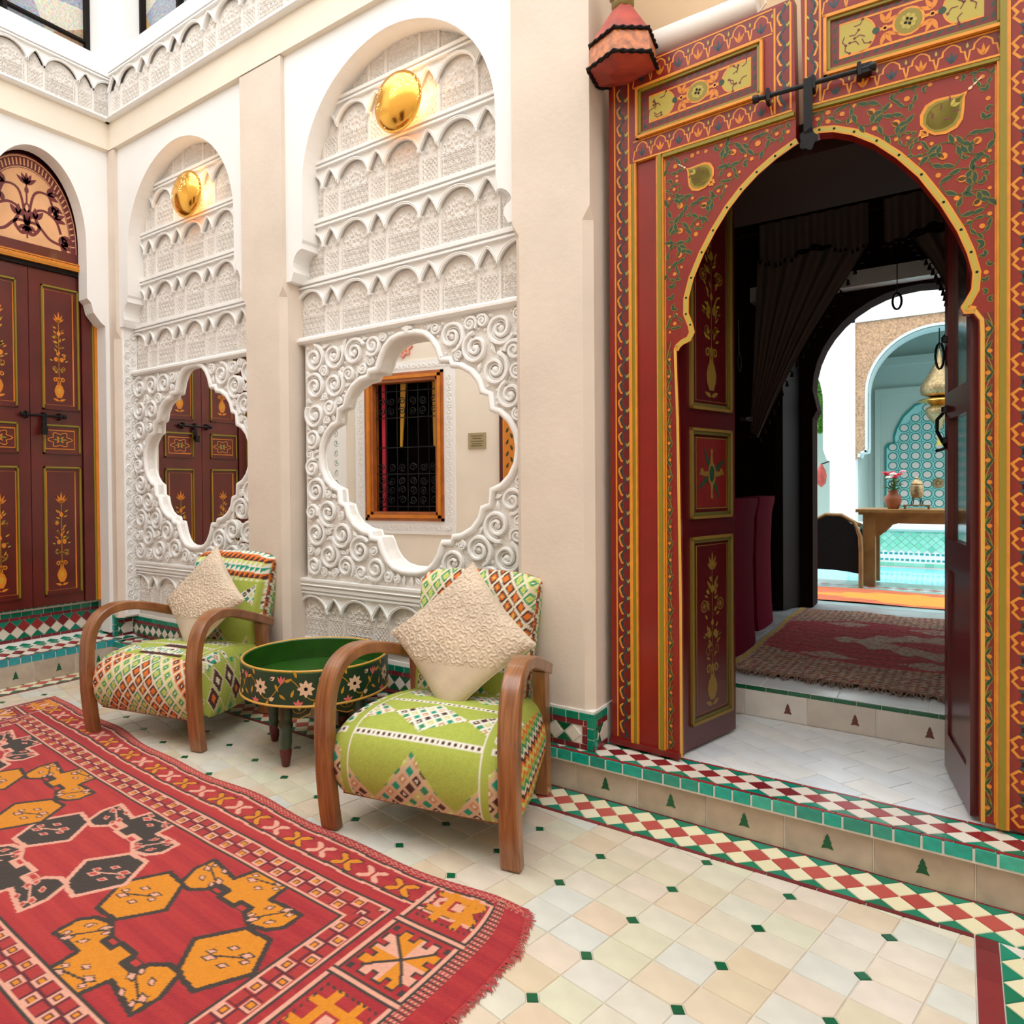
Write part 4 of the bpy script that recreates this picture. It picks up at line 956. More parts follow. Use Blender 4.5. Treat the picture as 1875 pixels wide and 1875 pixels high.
# bolt across the slit
def fb(a, b, d):                          # along the right leaf
    c, s = math.cos(rad(3.9)), math.sin(rad(3.9)); return (HR[0]+a*c+d*s, HR[1]+a*s-d*c, b)
bo = slide_bolt(d2, fb, -.105, .222, 2.398, .052, 0, .0075)
m = MB(); m.prism([(.039, 2.24), (.064, 2.24), (.064, 2.412), (.039, 2.412)], .037, .043, fb)
t = [(.0515+.024*math.cos(u)*(1+.16*math.cos(5*u)), 2.222+.032*math.sin(u)*(1+.14*math.cos(5*u))) for u in np.linspace(0, 2*PI, 26)[:-1]]
m.prism(t, .037, .043, fb); m.prism([(.196, 2.384), (.222, 2.384), (.222, 2.412), (.196, 2.412)], .0, .034, fb)
obj('hasp_plate', m, 'iron', bo)
# inner leaves that stand open
def wicket(p0, p1, zt, glass):
    dx, dy = p1[0]-p0[0], p1[1]-p0[1]; W = math.hypot(dx, dy); rz = math.atan2(dy, dx)
    o = link('wicket_leaf', None, d2, (*p0, 0), (0, 0, rz))
    s_ = -1                                # painted face: local -Y
    return o, W
wl_, W = wicket((-.814, 2.492), (-.722, 2.862), 2.25, False)
z0, z1 = .172, 2.32
me = MB().prism([(0, z0), (W, z0), (W, z1), (0, z1)], -.035, 0, flf).mesh('wicket_leaf', 'darkred'); wl_o = link('wicket_leaf', me, d2, (-.814, 2.492, 0), wl_.rotation_euler); bpy.data.objects.remove(wl_); wl_o.name = 'wicket_leaf'
m = MB()
for a, b in ((.255, .955), (1.022, 1.36), (1.43, 2.25)): panel_frame(m, .052, .348, a, b, .022, .010, 0, 1)
obj('moulding', m, ('shaded_gold', 'shaded_olive'), wl_o)
P = Paint(flf); 
for a, b in ((.255, .955), (1.43, 2.25)):
    P.frame(.095, .315, a+.035, b-.035, .004, 'shaded_gold', 1); vase_motif(P, .205, a+.045, b-.06, .15, 'shaded_gold', 'shaded_olive', 'shaded_gold', dens=1.6)
    for s_ in (-1, 1):
        c = (.205+s_*.058, a+(b-a)*.62); P.stroke([(c[0]+.022*math.cos(t), c[1]+.022*math.sin(t)) for t in np.linspace(0, 2*PI, 12)[:-1]], .004, 'shaded_gold', 3, True); [P.leaf(c, k*PI/3, .018, .006, 'shaded_gold', 3) for k in range(6)]
P.frame(.095, .315, 1.06, 1.325, .004, 'shaded_gold', 1); P.rect(.098, .312, 1.063, 1.322, 'red2', 0)
for k in range(12): P.leaf((.205, 1.19), k*PI/6, .12 if k % 3 else .09, .02, ['shaded_gold', 'vgreen', 'red2'][k % 3], 2)
P.disc((.205, 1.19), .028, 'shaded_gold', 4, 14, .045); P.disc((.205, 1.19), .018, 'vgreen', 5, 12, .032)
for s_ in (-1, 1): P.stroke([(.205+s_*.03, 1.19), (.205+s_*.09, 1.19)], .006, 'shaded_gold', 4); P.disc((.205+s_*.07, 1.20), .012, 'shaded_gold', 4); P.disc((.205, 1.19+s_*.085), .010, 'shaded_gold', 4)
P.done('painted_flowers', wl_o)
m = MB(); m.tube([(W-.008, -.03, 1.405), (W+.03, -.045, 1.405)], .008, 6).lathe([(0, 0), (.016, .006), (.016, .016), (0, .022)], 10, c=(W+.01, -.05, 1.395)); m.tube([(W-.002+.012*math.cos(t), -.022, 1.63+.035*math.sin(t)) for t in np.linspace(0, 2*PI, 14)[:-1]], .003, 5, closed=True); m.tube([(W-.002, -.02, 1.665), (W-.004, -.018, 1.80)], .0014, 4)
obj('iron_fittings', m, 'iron', wl_o)
# right hand one has glazed panels
W = .40; rz = math.atan2(.372, -.062); o = link('wicket_leaf', MB().box(0, .055, -.017, .017, .175, 2.30, 0).box(W-.055, W, -.017, .017, .175, 2.30, 0).box(.055, W-.055, -.017, .017, .175, .30, 0).box(.055, W-.055, -.017, .017, .86, .96, 0)
    .box(.055, W-.055, -.017, .017, 1.36, 1.45, 0).box(.055, W-.055, -.017, .017, 2.2, 2.30, 0).box(.055, W-.055, -.010, .010, .30, .86, 0).mesh('wicket_leaf', 'darkred'), d2, (.046, 2.490, 0), (0, 0, rz))
for a, b in ((.96, 1.36), (1.45, 2.2)): obj('pane', MB().box(.05, W-.05, -.003, .003, a, b), 'glass', o)
m = MB()
for z in (1.385, 1.62, 1.28): m.lathe([(0, 0), (.014, .004), (.014, .02), (0, .026)], 8, c=(W-.03, .018, z))
m.tube([(W+.01, .01, 1.40), (W+.06, .03, 1.37), (W+.065, .03, 1.33), (W+.02, .02, 1.29), (W-.04, .02, 1.265), (W+.03, .035, 1.26)], .006, 6); m.tube([(W+.012, .03+.012*math.cos(t), 1.585+.045*math.sin(t)) for t in np.linspace(0, 2*PI, 14)[:-1]], .004, 5, closed=True)
obj('iron_fittings', m, 'iron', o)

# dark timber lintel inside the arch
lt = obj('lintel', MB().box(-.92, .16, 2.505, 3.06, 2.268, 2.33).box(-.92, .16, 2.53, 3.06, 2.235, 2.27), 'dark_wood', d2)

# ------------------------------------------------------------ woven patterns (colour per knot)
def C(*c): return np.array(c)
LIME, CREAM, WHITE, BROWN, ORANGE, GREEN, TEAL, YEL, DKG, TAN = C(.41, .475, .075), C(.78, .66, .48), C(.84, .79, .68), C(.075, .022, .016), C(.74, .17, .018), C(.03, .27, .11), C(.01, .32, .20), C(.60, .63, .16), C(.012, .09, .045), C(.58, .30, .14)
def colour_mesh(name, pts, nu, nv, colours, m, parent, smooth=True):
    mb = MB().grid(pts, nu, nv); me = mb.mesh(name, m)
    at = me.color_attributes.new('col', 'FLOAT_COLOR', 'POINT'); d = np.ones((nu*nv, 4), np.float32); d[:, :3] = colours.reshape(-1, 3); at.data.foreach_set('color', d.ravel())
    if smooth: me.shade_smooth()
    return link(name, me, parent)
def lattice(u, v, c, k=1.0):
    p = u/c+v*k/c; q = u/c-v*k/c; return np.floor(p), np.floor(q), np.abs(p-np.floor(p)-.5), np.abs(q-np.floor(q)-.5)
def diamonds(u, v, c, chev=True, k=1.0, off=0):
    ip, iq, fp, fq = lattice(u, v, c, k); f = np.maximum(fp, fq)
    t = (np.maximum(ip, -iq) if chev else ip)+off; t = t.astype(int) % 8
    col = np.zeros(u.shape+(3,)); col[:] = CREAM
    outer = np.array([ORANGE, ORANGE, GREEN, GREEN, BROWN, BROWN, GREEN, YEL])[t]; mid = np.array([BROWN, BROWN, YEL, YEL, ORANGE, ORANGE, YEL, GREEN])[t]; dot = np.array([WHITE, WHITE, LIME, YEL, YEL, ORANGE, LIME, WHITE])[t]
    a = f < .39; col[a] = outer[a]; a = f < .25; col[a] = mid[a]; a = f < .085; col[a] = dot[a]
    return col
def cluster(col, u, v, mask, c, ground=CREAM):
    ip, iq, fp, fq = lattice(u, v, c); f = np.maximum(fp, fq); col[mask] = ground
    pick = (ip*3+iq*5).astype(int) % 6; pal = np.array([BROWN, TEAL, YEL, BROWN, TAN, GREEN])[pick]
    a = mask & (f < .34); col[a] = pal[a]; a = mask & (f < .13) & (pick % 2 == 0); col[a] = WHITE
def tooth(x, w): return np.abs((x/w) % 1-.5)*2
def lime_pattern(u, v):
    """u across (-.33 .. .33), v along the seat from its lower front edge"""
    n = (np.sin(u*911+v*433)*43758.5) % 1
    col = np.zeros(u.shape+(3,)); col[:] = LIME; col *= (1+.16*(n-.5))[..., None]
    t = tooth(u, .006)*.006
    cl = np.where(u < -.02, u+.285, np.where(u > .0, u, u)); 
    for uc in (-.30, 0, .30):
        m = (v < .232-np.abs(u-uc)*1.15+t) & (np.abs(u-uc) < .19); cluster(col, u-uc, v, m, .052, TAN*.5+CREAM*.5)
    for uc in (-.29, 0, .29):
        m = (np.abs(u-uc)/.145+np.abs(v-.385)/.085 < 1+t*6); cluster(col, u-uc, v-.385, m, .044, WHITE)
    for uc in (-.15, .15):
        m = (np.abs(u-uc)/.13+np.abs(v-.62)/.07 < 1+t*6); cluster(col, u-uc, v, m, .036, WHITE)
    for vc in (.272, .490):
        m = np.abs(v-vc) < .011; col[m] = WHITE; m &= (tooth(u, .0075) > .5) & (tooth(v-vc+.1, .0075) > .45); col[m] = BROWN
    m = (v < .012) & (tooth(u, .02) > .3); col[m] = BROWN
    for uc in (-.255, .255):
        d = np.abs(u-uc); col[d < .016] = LIME; col[(d > .011) & (d < .0145)] = WHITE
    return col
def stripes_pattern(a, b):
    """zigzag stripes on the flank of the seat"""
    z = b+np.abs((a/.05) % 1-.5)*.035; k = np.floor(z/.013).astype(int) % 7
    return np.array([ORANGE, BROWN, CREAM, GREEN, LIME, ORANGE, YEL])[k]
def lime_diamonds(a, b):
    col = np.zeros(a.shape+(3,)); col[:] = LIME; ip, iq, fp, fq = lattice(a-.02, b, .085, .62); f = np.maximum(fp, fq); sel = ((ip+iq).astype(int) % 3 != 0)
    m = sel & (f < .46); col[m] = CREAM; m = sel & (f < .40); pick = (ip*2+iq).astype(int) % 3; pal = np.array([BROWN, LIME, BROWN])[pick]; col[m] = pal[m]
    m = sel & (f < .16); col[m] = np.array([ORANGE, TEAL, CREAM])[pick][m]; return col
def chev_pattern(u, v):
    """front of the left chair: chevrons of little diamonds, plain lime bands above"""
    col = diamonds(u+.02, v, .064, True, .92, 1)
    m = v > .335; lim = lime_pattern(u, v); col[m] = lim[m]
    m = (np.abs(v-.355) < .012) & (np.abs(u-.02) < .14) | (np.abs(v-.46) < .022) & (u > -.06) & (u < .12); col[m] = BROWN
    m = (np.abs(v-.40) < .018) & (tooth(u, .10) > .45); col[m] = np.where(tooth(u[m], .02)[:, None] > .5, TEAL, WHITE)
    return col
def tri_bands(u, v):
    """zigzag triangles over the top of a back cushion, lime below"""
    col = lime_pattern(u, v*1.1+.02)
    k = np.floor(v/.028+u*1.2).astype(int); s = ((u/.035) % 1) > ((v/.028+u*1.2) % 1); idx = (k*2+s) % 6
    m = v > .40; col[m] = np.array([ORANGE, BROWN, TEAL, WHITE, YEL, WHITE])[idx][m]
    return col

# ------------------------------------------------------------ the two armchairs
def armchair(label, loc, rz, seat_fn, side_r, side_l, back_fn, bx=0.):
    t = thing('armchair', label, 'armchair', loc, rz, 'pair of bentwood armchairs')
    # bent wooden arm frames, front legs and arms in one sweep
    path = [(.030, 0), (.016, .08), (.004, .20), (0, .32), (.004, .41), (.020, .477), (.052, .530), (.10, .560), (.16, .572), (.23, .568), (.31, .550), (.40, .522), (.50, .489), (.60, .454)]
    dens = []
    for i in range(len(path)-1):
        for k in range(3):
            p = [path[max(0, min(len(path)-1, i+j))] for j in (-1, 0, 1, 2)]; s = k/3
            dens.append(tuple(.5*((2*p[1][q])+(-p[0][q]+p[2][q])*s+(2*p[0][q]-5*p[1][q]+4*p[2][q]-p[3][q])*s*s+(-p[0][q]+3*p[1][q]-3*p[2][q]+p[3][q])*s**3) for q in (0, 1)))
    dens.append(path[-1])
    for s_ in (-1, 1):
        m = MB(); vs = []; n = len(dens); w, h = .032, .021; c = .005
        sec = [(-w+c, -h), (w-c, -h), (w, -h+c), (w, h-c), (w-c, h), (-w+c, h), (-w, h-c), (-w, -h+c)]
        for i, (y, z) in enumerate(dens):
            a, b = dens[max(0, i-1)], dens[min(n-1, i+1)]; dy, dz = b[0]-a[0], b[1]-a[1]; l = math.hypot(dy, dz); ny, nz = -dz/l, dy/l
            if i == 0: ny, nz = -1, 0
            xc = s_*(.327-.13*y); hh = 1 if y < .1 or z < .4 else 1
            vs += [(xc+p, y+ny*q*hh, z+nz*q*hh) for p, q in sec]
        m.add(vs, [(8*i+j, 8*i+(j+1) % 8, 8*i+8+(j+1) % 8, 8*i+8+j) for i in range(n-1) for j in range(8)]+[tuple(range(8)), tuple(range(8*n-8, 8*n))])
        obj('arm', m, 'wood_arm', t, True, 40)
        x1 = s_*(.327-.13*.545); m = MB()
        sec = [(-.024, -.026), (.024, -.026), (.024, .026), (-.024, .026)]; vs = []
        for z, dy in ((0, .012), (.25, 0), (.462, -.012)): vs += [(x1+a, .545+b+dy, z) for a, b in sec]
        m.add(vs, [(4*i+j, 4*i+(j+1) % 4, 4*i+4+(j+1) % 4, 4*i+4+j) for i in (0, 1) for j in range(4)]+[(0, 1, 2, 3), (8, 9, 10, 11)]); obj('rear_leg', m, 'wood_arm', t)
    obj('rear_rail', MB().box(-.25, .25, .53, .56, .16, .22), 'wood_arm', t); obj('front_rail', MB().box(-.29, .29, .050, .080, .110, .145), 'wood_arm', t)
    # seat: a rolled front and crowned top
    prof = [(.075, .108), (.030, .122), (.008, .165), (-.004, .215), (-.002, .270), (.013, .312), (.045, .345), (.10, .368), (.19, .380), (.30, .378), (.40, .368), (.50, .352), (.56, .340)]
    pp = []; L = [0]
    for i in range(len(prof)-1):
        for k in range(10): pp.append([prof[i][q]+(prof[i+1][q]-prof[i][q])*k/10 for q in (0, 1)])
    pp.append(list(prof[-1])); pp = np.array(pp)
    for _ in range(25): pp[1:-1] = .5*pp[1:-1]+.25*(pp[:-2]+pp[2:])
    L = np.r_[0, np.cumsum(np.hypot(*np.diff(pp, axis=0).T))]; tot = L[-1]; ns = 150; s = np.linspace(0, tot, ns)
    py, pz = np.interp(s, L, pp[:, 0]), np.interp(s, L, pp[:, 1])
    ty, tz = np.gradient(py), np.gradient(pz); tl = np.hypot(ty, tz); ny, nz = -tz/tl, ty/tl     # outward
    nc = 121; c = np.linspace(-1, 1, nc); S, Cc = np.meshgrid(np.arange(ns), c, indexing='ij')
    hw = .318-.13*py[S]*.9; drop = .030*np.clip((np.abs(Cc)-.86)/.14, 0, 1)**2; crown = .012*(1-Cc**2)*np.clip(s[S]/.12, 0, 1)
    bul = (crown-drop)
    X = Cc*hw; Yv = py[S]+ny[S]*bul*1.; Zv = pz[S]+nz[S]*bul
    colour_mesh('seat', np.stack([X, Yv, Zv], -1).reshape(-1, 3).tolist(), ns, nc, seat_fn(Cc*.33, s[S]), 'kilim', t)
    for s_, fn in ((1, side_r), (-1, side_l)):
        nt = 46; tt = np.linspace(0, 1, nt); S2, T2 = np.meshgrid(np.arange(ns), tt, indexing='ij')
        yb, zb = np.clip(.08+.48*(s[S2]/tot), 0, .56), .118+0*S2
        y0, z0 = py[S2]-ny[S2]*.030, pz[S2]-nz[S2]*.030
        y1 = y0+(yb-y0)*T2; z1 = z0+(zb-z0)*T2
        xs = (.318-.13*py[S2]*.9)+.022*np.sin(PI*np.clip(T2*1.0, 0, 1))*1.0
        colour_mesh('seat_side', np.stack([s_*xs, y1, z1], -1).reshape(-1, 3).tolist(), ns, nt, fn(y1, z1), 'kilim', t)
    # back cushion
    nb, nw = 110, 110; tt = np.linspace(0, 1, nb); w_ = np.linspace(-1, 1, nw); T, W = np.meshgrid(tt, w_, indexing='ij')
    by = .475+.125*T; bz = .270+.530*T; hwid = .225+.028*T
    edge = np.clip((np.abs(W)-.88)/.12, 0, 1)**2*.045+np.clip((T-.90)/.10, 0, 1)**2*.05
    fy_ = by-.040*(1-.8*W**2)*np.sin(PI*np.clip(T*1.05, 0, 1))+edge; fz = bz-.02*np.clip((T-.9)/.1, 0, 1)*np.abs(W)**6+.012*(1-W**2)*T
    colour_mesh('back_cushion', np.stack([W*hwid+bx, fy_, fz], -1).reshape(-1, 3).tolist(), nb, nw, back_fn(W*.28, T*.54), 'kilim', t)
    # rim and reverse of the back
    bd = [(i, 0) for i in range(nb)]+[(nb-1, j) for j in range(1, nw)]+[(i, nw-1) for i in range(nb-2, -1, -1)]
    rows = []; cols = []
    for k in range(5):
        for i, j in bd:
            e = k/4; rows.append((float(bx+W[i, j]*hwid[i, j]*(1+.02*math.sin(PI*e))), float(fy_[i, j]+.075*e), float(fz[i, j]+.008*math.sin(PI*e)-.03*e*T[i, j])))
    a = np.arange(len(rows)); cc = stripes_pattern(np.tile(np.arange(len(bd))*.004, 5), np.repeat(np.arange(5)*.012, len(bd)))
    colour_mesh('back_border', rows, 5, len(bd), cc, 'kilim', t)
    m = MB(); k0 = 4*len(bd); m.add([rows[k0+i] for i in range(len(bd))], [tuple(range(len(bd)))]); obj('back_panel', m, 'wood_arm', t)
    return t
a_left, a_right = rad(12.6), rad(11.7)
armchair('left armchair, orange and green diamond weave on its seat front, near the brown door', (-3.0115, 1.6625, .0055), a_left, chev_pattern, lime_diamonds, lime_diamonds, tri_bands)
def back_r(u, v):
    col = diamonds(u, v, .058, True, .9, 3); lim = lime_pattern(u, v+.3); m = v < .24+.0*u; col[m] = lim[m]; return col
armchair('right armchair with lime green seat and dotted white bands, nearest the red door', (-1.397, 1.654, .0055), a_right, lime_pattern, stripes_pattern, stripes_pattern, back_r, -.035)

def cushion(label, parent_rz, loc, tilt, roll, size):
    n = 181; u = np.linspace(-1, 1, n); U, W = np.meshgrid(u, u, indexing='ij')
    R = np.random.RandomState(4); cs = np.array([(-1+.30*(i+.5*(j % 2)), -1+.27*j) for i in range(8) for j in range(9)])+R.uniform(-.05, .05, (72, 2)); 
    best = np.full(U.shape, 9.); ang = np.zeros(U.shape); 
    for q, (a, b) in enumerate(cs):
        d = np.hypot(U-a, W-b); m = d < best; best[m] = d[m]; ang[m] = np.arctan2(W-b, U-a)[m]+q
    rr_ = np.minimum(best, .30); pet = .115+.045*np.abs(np.cos(2.5*ang)); h = .0045*np.exp(-((best-pet)/.016)**2)+.0035*np.exp(-((best-.045)/.014)**2)+.0030*np.exp(-((np.abs(np.sin(2.5*ang))*best)/.012)**2)*((best > .05) & (best < .13))+.0030*np.exp(-((best-pet-.05)/.012)**2)
    plain = np.clip(((U-W)-.72)/.06, 0, 1); h = h*(1-plain)     # undecorated lower corner
    th = .058*np.sqrt(np.clip((1-U**2)*(1-W**2), 0, 1))**.9
    sx = U*(1-.075*(1-W**2)*U**2); sy = W*(1-.075*(1-U**2)*W**2); s_ = size/2
    front = np.stack([sx*s_, -(th+h*(th > .004)), sy*s_], -1).reshape(-1, 3); backp = np.stack([sx*s_, th, sy*s_], -1).reshape(-1, 3)
    o = link('cushion', MB().grid(front.tolist(), n, n).grid(backp.tolist()[::1], n, n).mesh('cushion', 'cushion', True, 80), None)
    o.matrix_basis = Matrix.Translation(loc) @ Matrix.Rotation(parent_rz, 4, 'Z') @ Matrix.Rotation(tilt, 4, 'X') @ Matrix.Rotation(roll, 4, 'Y')
    m = MB(); e = [(sx[i, 0]*s_, 0, sy[i, 0]*s_) for i in range(0, n, 4)]+[(sx[-1, j]*s_, 0, sy[-1, j]*s_) for j in range(0, n, 4)]+[(sx[i, -1]*s_, 0, sy[i, -1]*s_) for i in range(n-1, -1, -4)]+[(sx[0, j]*s_, 0, sy[0, j]*s_) for j in range(n-1, 0, -4)]
    m.tube(e, .0035, 6, closed=True); obj('piping', m, 'cushion', o, True)
    tag(o, label, 'cushion', 'pair of embossed cushions'); return o
def chair_pt(loc, rz, x, y, z): return (loc[0]+x*math.cos(rz)-y*math.sin(rz), loc[1]+x*math.sin(rz)+y*math.cos(rz), z)
cushion('beige embossed cushion on the right armchair, standing on its point', a_right, chair_pt((-1.397, 1.654), a_right, -.012, .405, .592), rad(-25), rad(45), .412)
cushion('pale beige cushion on the left armchair, standing on its point', a_left-.12, chair_pt((-3.0115, 1.6625), a_left, .01, .395, .590), rad(-22), rad(41), .40)

# ------------------------------------------------------------ painted round table
tb = thing('round_table', 'round green tray table painted with flowers, between the two armchairs', 'table', (-2.31, 2.085, 0), rad(-31))
RT, z0, z1 = .318, .275, .420
obj('tray', MB().lathe([(0, .325), (RT-.016, .325), (RT-.014, z1-.004), (RT-.010, z1), (RT-.004, z1), (RT, z1-.006), (RT, z0+.004), (RT-.004, z0), (0, z0)], 64), 'tgreen', tb, True, 40)
m = MB()
for r, z in ((RT-.006, z1-.001), (RT, z0+.006)): m.tube([(r*math.cos(q), r*math.sin(q), z) for q in np.linspace(0, 2*PI, 65)[:-1]], .0052, 6, closed=True)
obj('rim_line', m, 'gold', tb, True, 60)
P = Paint(lambda a, b, d: ((RT+d)*math.cos(a/RT), (RT+d)*math.sin(a/RT), b)); per = 2*PI*RT/10
# dark ground of the drum, segmented so that it follows the curve
for k in range(80):
    a0, a1 = 2*PI*RT*k/80, 2*PI*RT*(k+1)/80; P.rect(a0, a1, z0+.012, z1-.008, 'vgreen', 0)
for k in range(10):
    a = per*(k+.5); zc = (z0+z1)/2
    for q in range(8): P.leaf((a, zc+.004), q*PI/4, .036, .020, 'peach', 5)
    P.disc((a, zc+.004), .008, 'dark', 6, 7)
    pts = [(a-.5*per+per*t, zc+.042*math.sin(2*PI*t+.6)) for t in np.linspace(0, 1, 18)]; P.stroke(pts, .0030, 'ochre', 3)
    for t, dz in ((.08, .03), (.2, -.03), (.32, .048), (.7, -.045), (.86, .02), (.95, -.02)): P.leaf((a-.5*per+per*t, zc+dz), 6*t, .034, .012, 'ochre', 4)
    P.leaf((a+.25*per, zc+.036), .5, .026, .018, 'peach', 4); P.leaf((a+.255*per, zc+.037), .5, .014, .008, 'vgreen', 5); P.leaf((a+.22*per, zc-.045), .4, .026, .018, 'peach', 4)
    for t in (-.5, 0, .5): P.leaf((a+.5*per, zc+.022), PI/2+t, .034, .011, 'pink', 4); P.leaf((a-.38*per+.045, zc-.060), PI/2+t*2, .024, .012, 'pink', 4)
P.done('painted_flowers', tb)
m = MB()
ap = [(-.145, .275), (.145, .275), (.145, .20), (.10, .19), (.055, .205), (.05, .225), (-.05, .225), (-.055, .205), (-.10, .19), (-.145, .20)]
for k in range(4):
    o = obj('apron', MB().prism(ap, -.012, 0, flf), 'tgreen_dk', tb, loc=(.158*math.cos(k*PI/2-PI/2), .158*math.sin(k*PI/2-PI/2), 0), rot=(0, 0, k*PI/2))
    P = Paint(flf); P.stroke(ap[2:], .005, 'gold', 1)
    for s_ in (-1, 1):
        P.stroke([(s_*.10+.03*math.cos(t), .238+.026*math.sin(t)) for t in np.linspace(0, 2*PI, 14)[:-1]], .003, 'ochre', 1, True); [P.leaf((s_*.10, .238), q*PI/2, .018, .012, 'olive2', 2) for q in range(4)]
        P.stroke([(s_*.045+.02*math.cos(t), .25+.018*math.sin(t)) for t in np.linspace(0, 3, 8)], .005, 'ochre', 1)
    P.done('painted_flowers', o)
    a = k*PI/2-PI/2-PI/4
    lg = obj('leg', MB().lathe([(0, .28), (.028, .28), (.029, .20), (.026, .19), (.031, .175), (.031, .165), (.025, .155), (.026, .10), (.022, .075)], 16), 'tgreen_dk', tb, True, 40, loc=(.222*math.cos(a), .222*math.sin(a), 0))
    obj('foot', MB().lathe([(.022, .076), (.025, .070), (.024, .05), (.016, .004), (.012, 0), (0, 0)], 16), 'wood_red', lg, True, 40)

# ------------------------------------------------------------ the big kilim
def rug_colour(x, y):
    """x: -4.08..-.87, y: .42 .. 1.60, straight (unwarped) rug coordinates"""
    RED, RED2, OR, DK, PK, BUR = C(.52, .035, .030), C(.36, .012, .022), C(.72, .25, .006), C(.045, .032, .026), C(.78, .38, .27), C(.12, .012, .022)
    n = np.sin(y*310+3*np.sin(x*7))*.5+np.sin(y*97+x*2.1); mix = np.clip(.45+.22*n+.25*np.sin(x*2.3+1), 0, 1)[..., None]
    col = RED*mix+RED2*(1-mix); cy = 1.01; Y = y-cy; aY = np.abs(Y)
    # field medallions
    hexr = [(.16, .095), (.25, .10), (.315, 0), (.25, -.115), (.16, -.105), (.085, -.01)]
    chain = [(-.17, .10), (-.205, .17), (-.20, .235), (-.06, .210), (-.035, .305), (.10, .300), (.11, .210), (.235, .215), (.24, .155), (.21, .12), (.155, .105), (.10, .13), (.10, .155), (.05, .155), (.05, .13), (-.02, .13), (-.02, .165), (-.08, .165), (-.08, .13), (-.12, .10)]
    for k, cx in enumerate((-1.665, -2.275, -2.885, -3.47)):
        G, E = (OR, DK) if k % 2 == 0 else (DK, PK)
        for sg in (1, -1):
            for poly in (hexr, chain):
                pl = [(cx+sg*a, cy-.0+sg*b) for a, b in poly]
                bb = (x > cx-.36) & (x < cx+.36)
                if not bb.any(): continue
                inn = np.zeros(x.shape, bool); inn[bb] = inpoly(x[bb], y[bb], pl); ds = np.full(x.shape, 9.); ds[bb] = segdist(x[bb], y[bb], pl)
                col[inn] = G*(1 if True else 1); col[ds < .0075] = E
            for (a, b, w, h) in ((-.05, .145, .022, .012), (.075, .14, .022, .012)):
                m = (np.abs(x-cx-sg*a) < w) & (np.abs(y-cy-sg*b) < h); col[m] = E; m = (np.abs(x-cx-sg*a) < w-.007) & (np.abs(y-cy-sg*b) < h-.005); col[m] = RED
            # sprigs
            for a, b, rot in ((.215, .0, .5), (-.13, .185, -.4), (.03, .255, .2), (.165, .165, .9)):
                ca, sa = math.cos(rot), math.sin(rot); X_, Y_ = (x-cx-sg*a)*ca+(y-cy-sg*b)*sa, -(x-cx-sg*a)*sa+(y-cy-sg*b)*ca
                S1, S2 = (PK, DK) if k % 2 == 0 else (C(.55, .06, .05), PK)
                for px, py, rx, ry in ((.045, .008, .018, .010), (-.045, -.008, .018, .010), (.0, .032, .014, .008), (.0, -.032, .014, .008), (.05, -.014, .012, .008), (-.05, .014, .012, .008)):
                    q = np.abs(X_-px)/rx+np.abs(Y_-py)/ry; col[q < 1.35] = S2; col[q < .9] = S1
                m = (np.abs(Y_) < .003) & (np.abs(X_) < .04); col[m] = S2
    # meander frame
    def frame(d0, xin0, xin1, yin):      # distance outside a rectangle
        return np.maximum(np.maximum(xin0-x, x-xin1), aY-yin)
    f = frame(0, -3.76, -1.335, .285); w = .085
    m = (f > 0) & (f < w); col[m] = BUR
    t = np.where(aY-.285 > np.maximum(-3.76-x, x+1.335), x, y); ph = (t/.088) % 1; fw = f/w
    sq = (((np.abs(fw-.27) < .20) & (np.abs(ph-.25) < .20)) | ((np.abs(fw-.73) < .20) & (np.abs(ph-.75) < .20)))
    col[m] = RED*.75+BUR*.25
    lo = m & (ph < .5); hi = m & (ph >= .5); step = (lo & (np.abs(fw-.54) < .045)) | (hi & (np.abs(fw-.46) < .045)) | (m & (np.minimum(np.minimum(ph, 1-ph), np.abs(ph-.5)) < .035) & (fw > .08) & (fw < .92))
    col[step] = BUR; col[m & sq] = PK
    for rr, cc in ((.125, BUR), (.085, OR)): col[m & (((np.abs(fw-.27) < rr) & (np.abs(ph-.25) < rr)) | ((np.abs(fw-.73) < rr) & (np.abs(ph-.75) < rr)))] = cc
    for a in (0, w): col[np.abs(f-a) < .004] = PK; col[np.abs(f-a-.008*(1 if a else -1)) < .004] = DK
    # long borders with x shaped flowers
    side = (aY > .44) & (aY < .535) & (x < -1.0) & (x > -4.0)
    ph = ((x+1.235) / .115) % 2; kk = np.floor(ph).astype(int); u = (ph % 1-.5)*.115; v = aY-.475
    q = (np.abs(np.abs(u)-np.abs(v)*1.25) < .015) & (np.abs(u) < .042) & (np.abs(v) < .032) & (np.abs(u) > .004); ol = (np.abs(np.abs(u)-np.abs(v)*1.25) < .021) & (np.abs(u) < .047) & (np.abs(v) < .037)
    m = side & ol & (kk == 1); col[m] = BUR
    m = side & q & (kk == 1); col[m] = OR; m = side & q & (kk == 0); col[m] = PK
    for a in (.425, .530):
        wv = .002*np.sin(x*40); m = (np.abs(aY-a-wv) < .0045) & (x < -1.0+.0*x) & (x > -4.02); col[m] = PK; m = (np.abs(aY-a-.009-wv) < .0045) & (x < -1.0) & (x > -4.02); col[m] = DK
    m = (aY > .545) & (aY < .575) & (tooth(x+aY*2, .022) > .55) & (tooth(aY, .02) > .3); col[m] = PK*.6+RED*.4
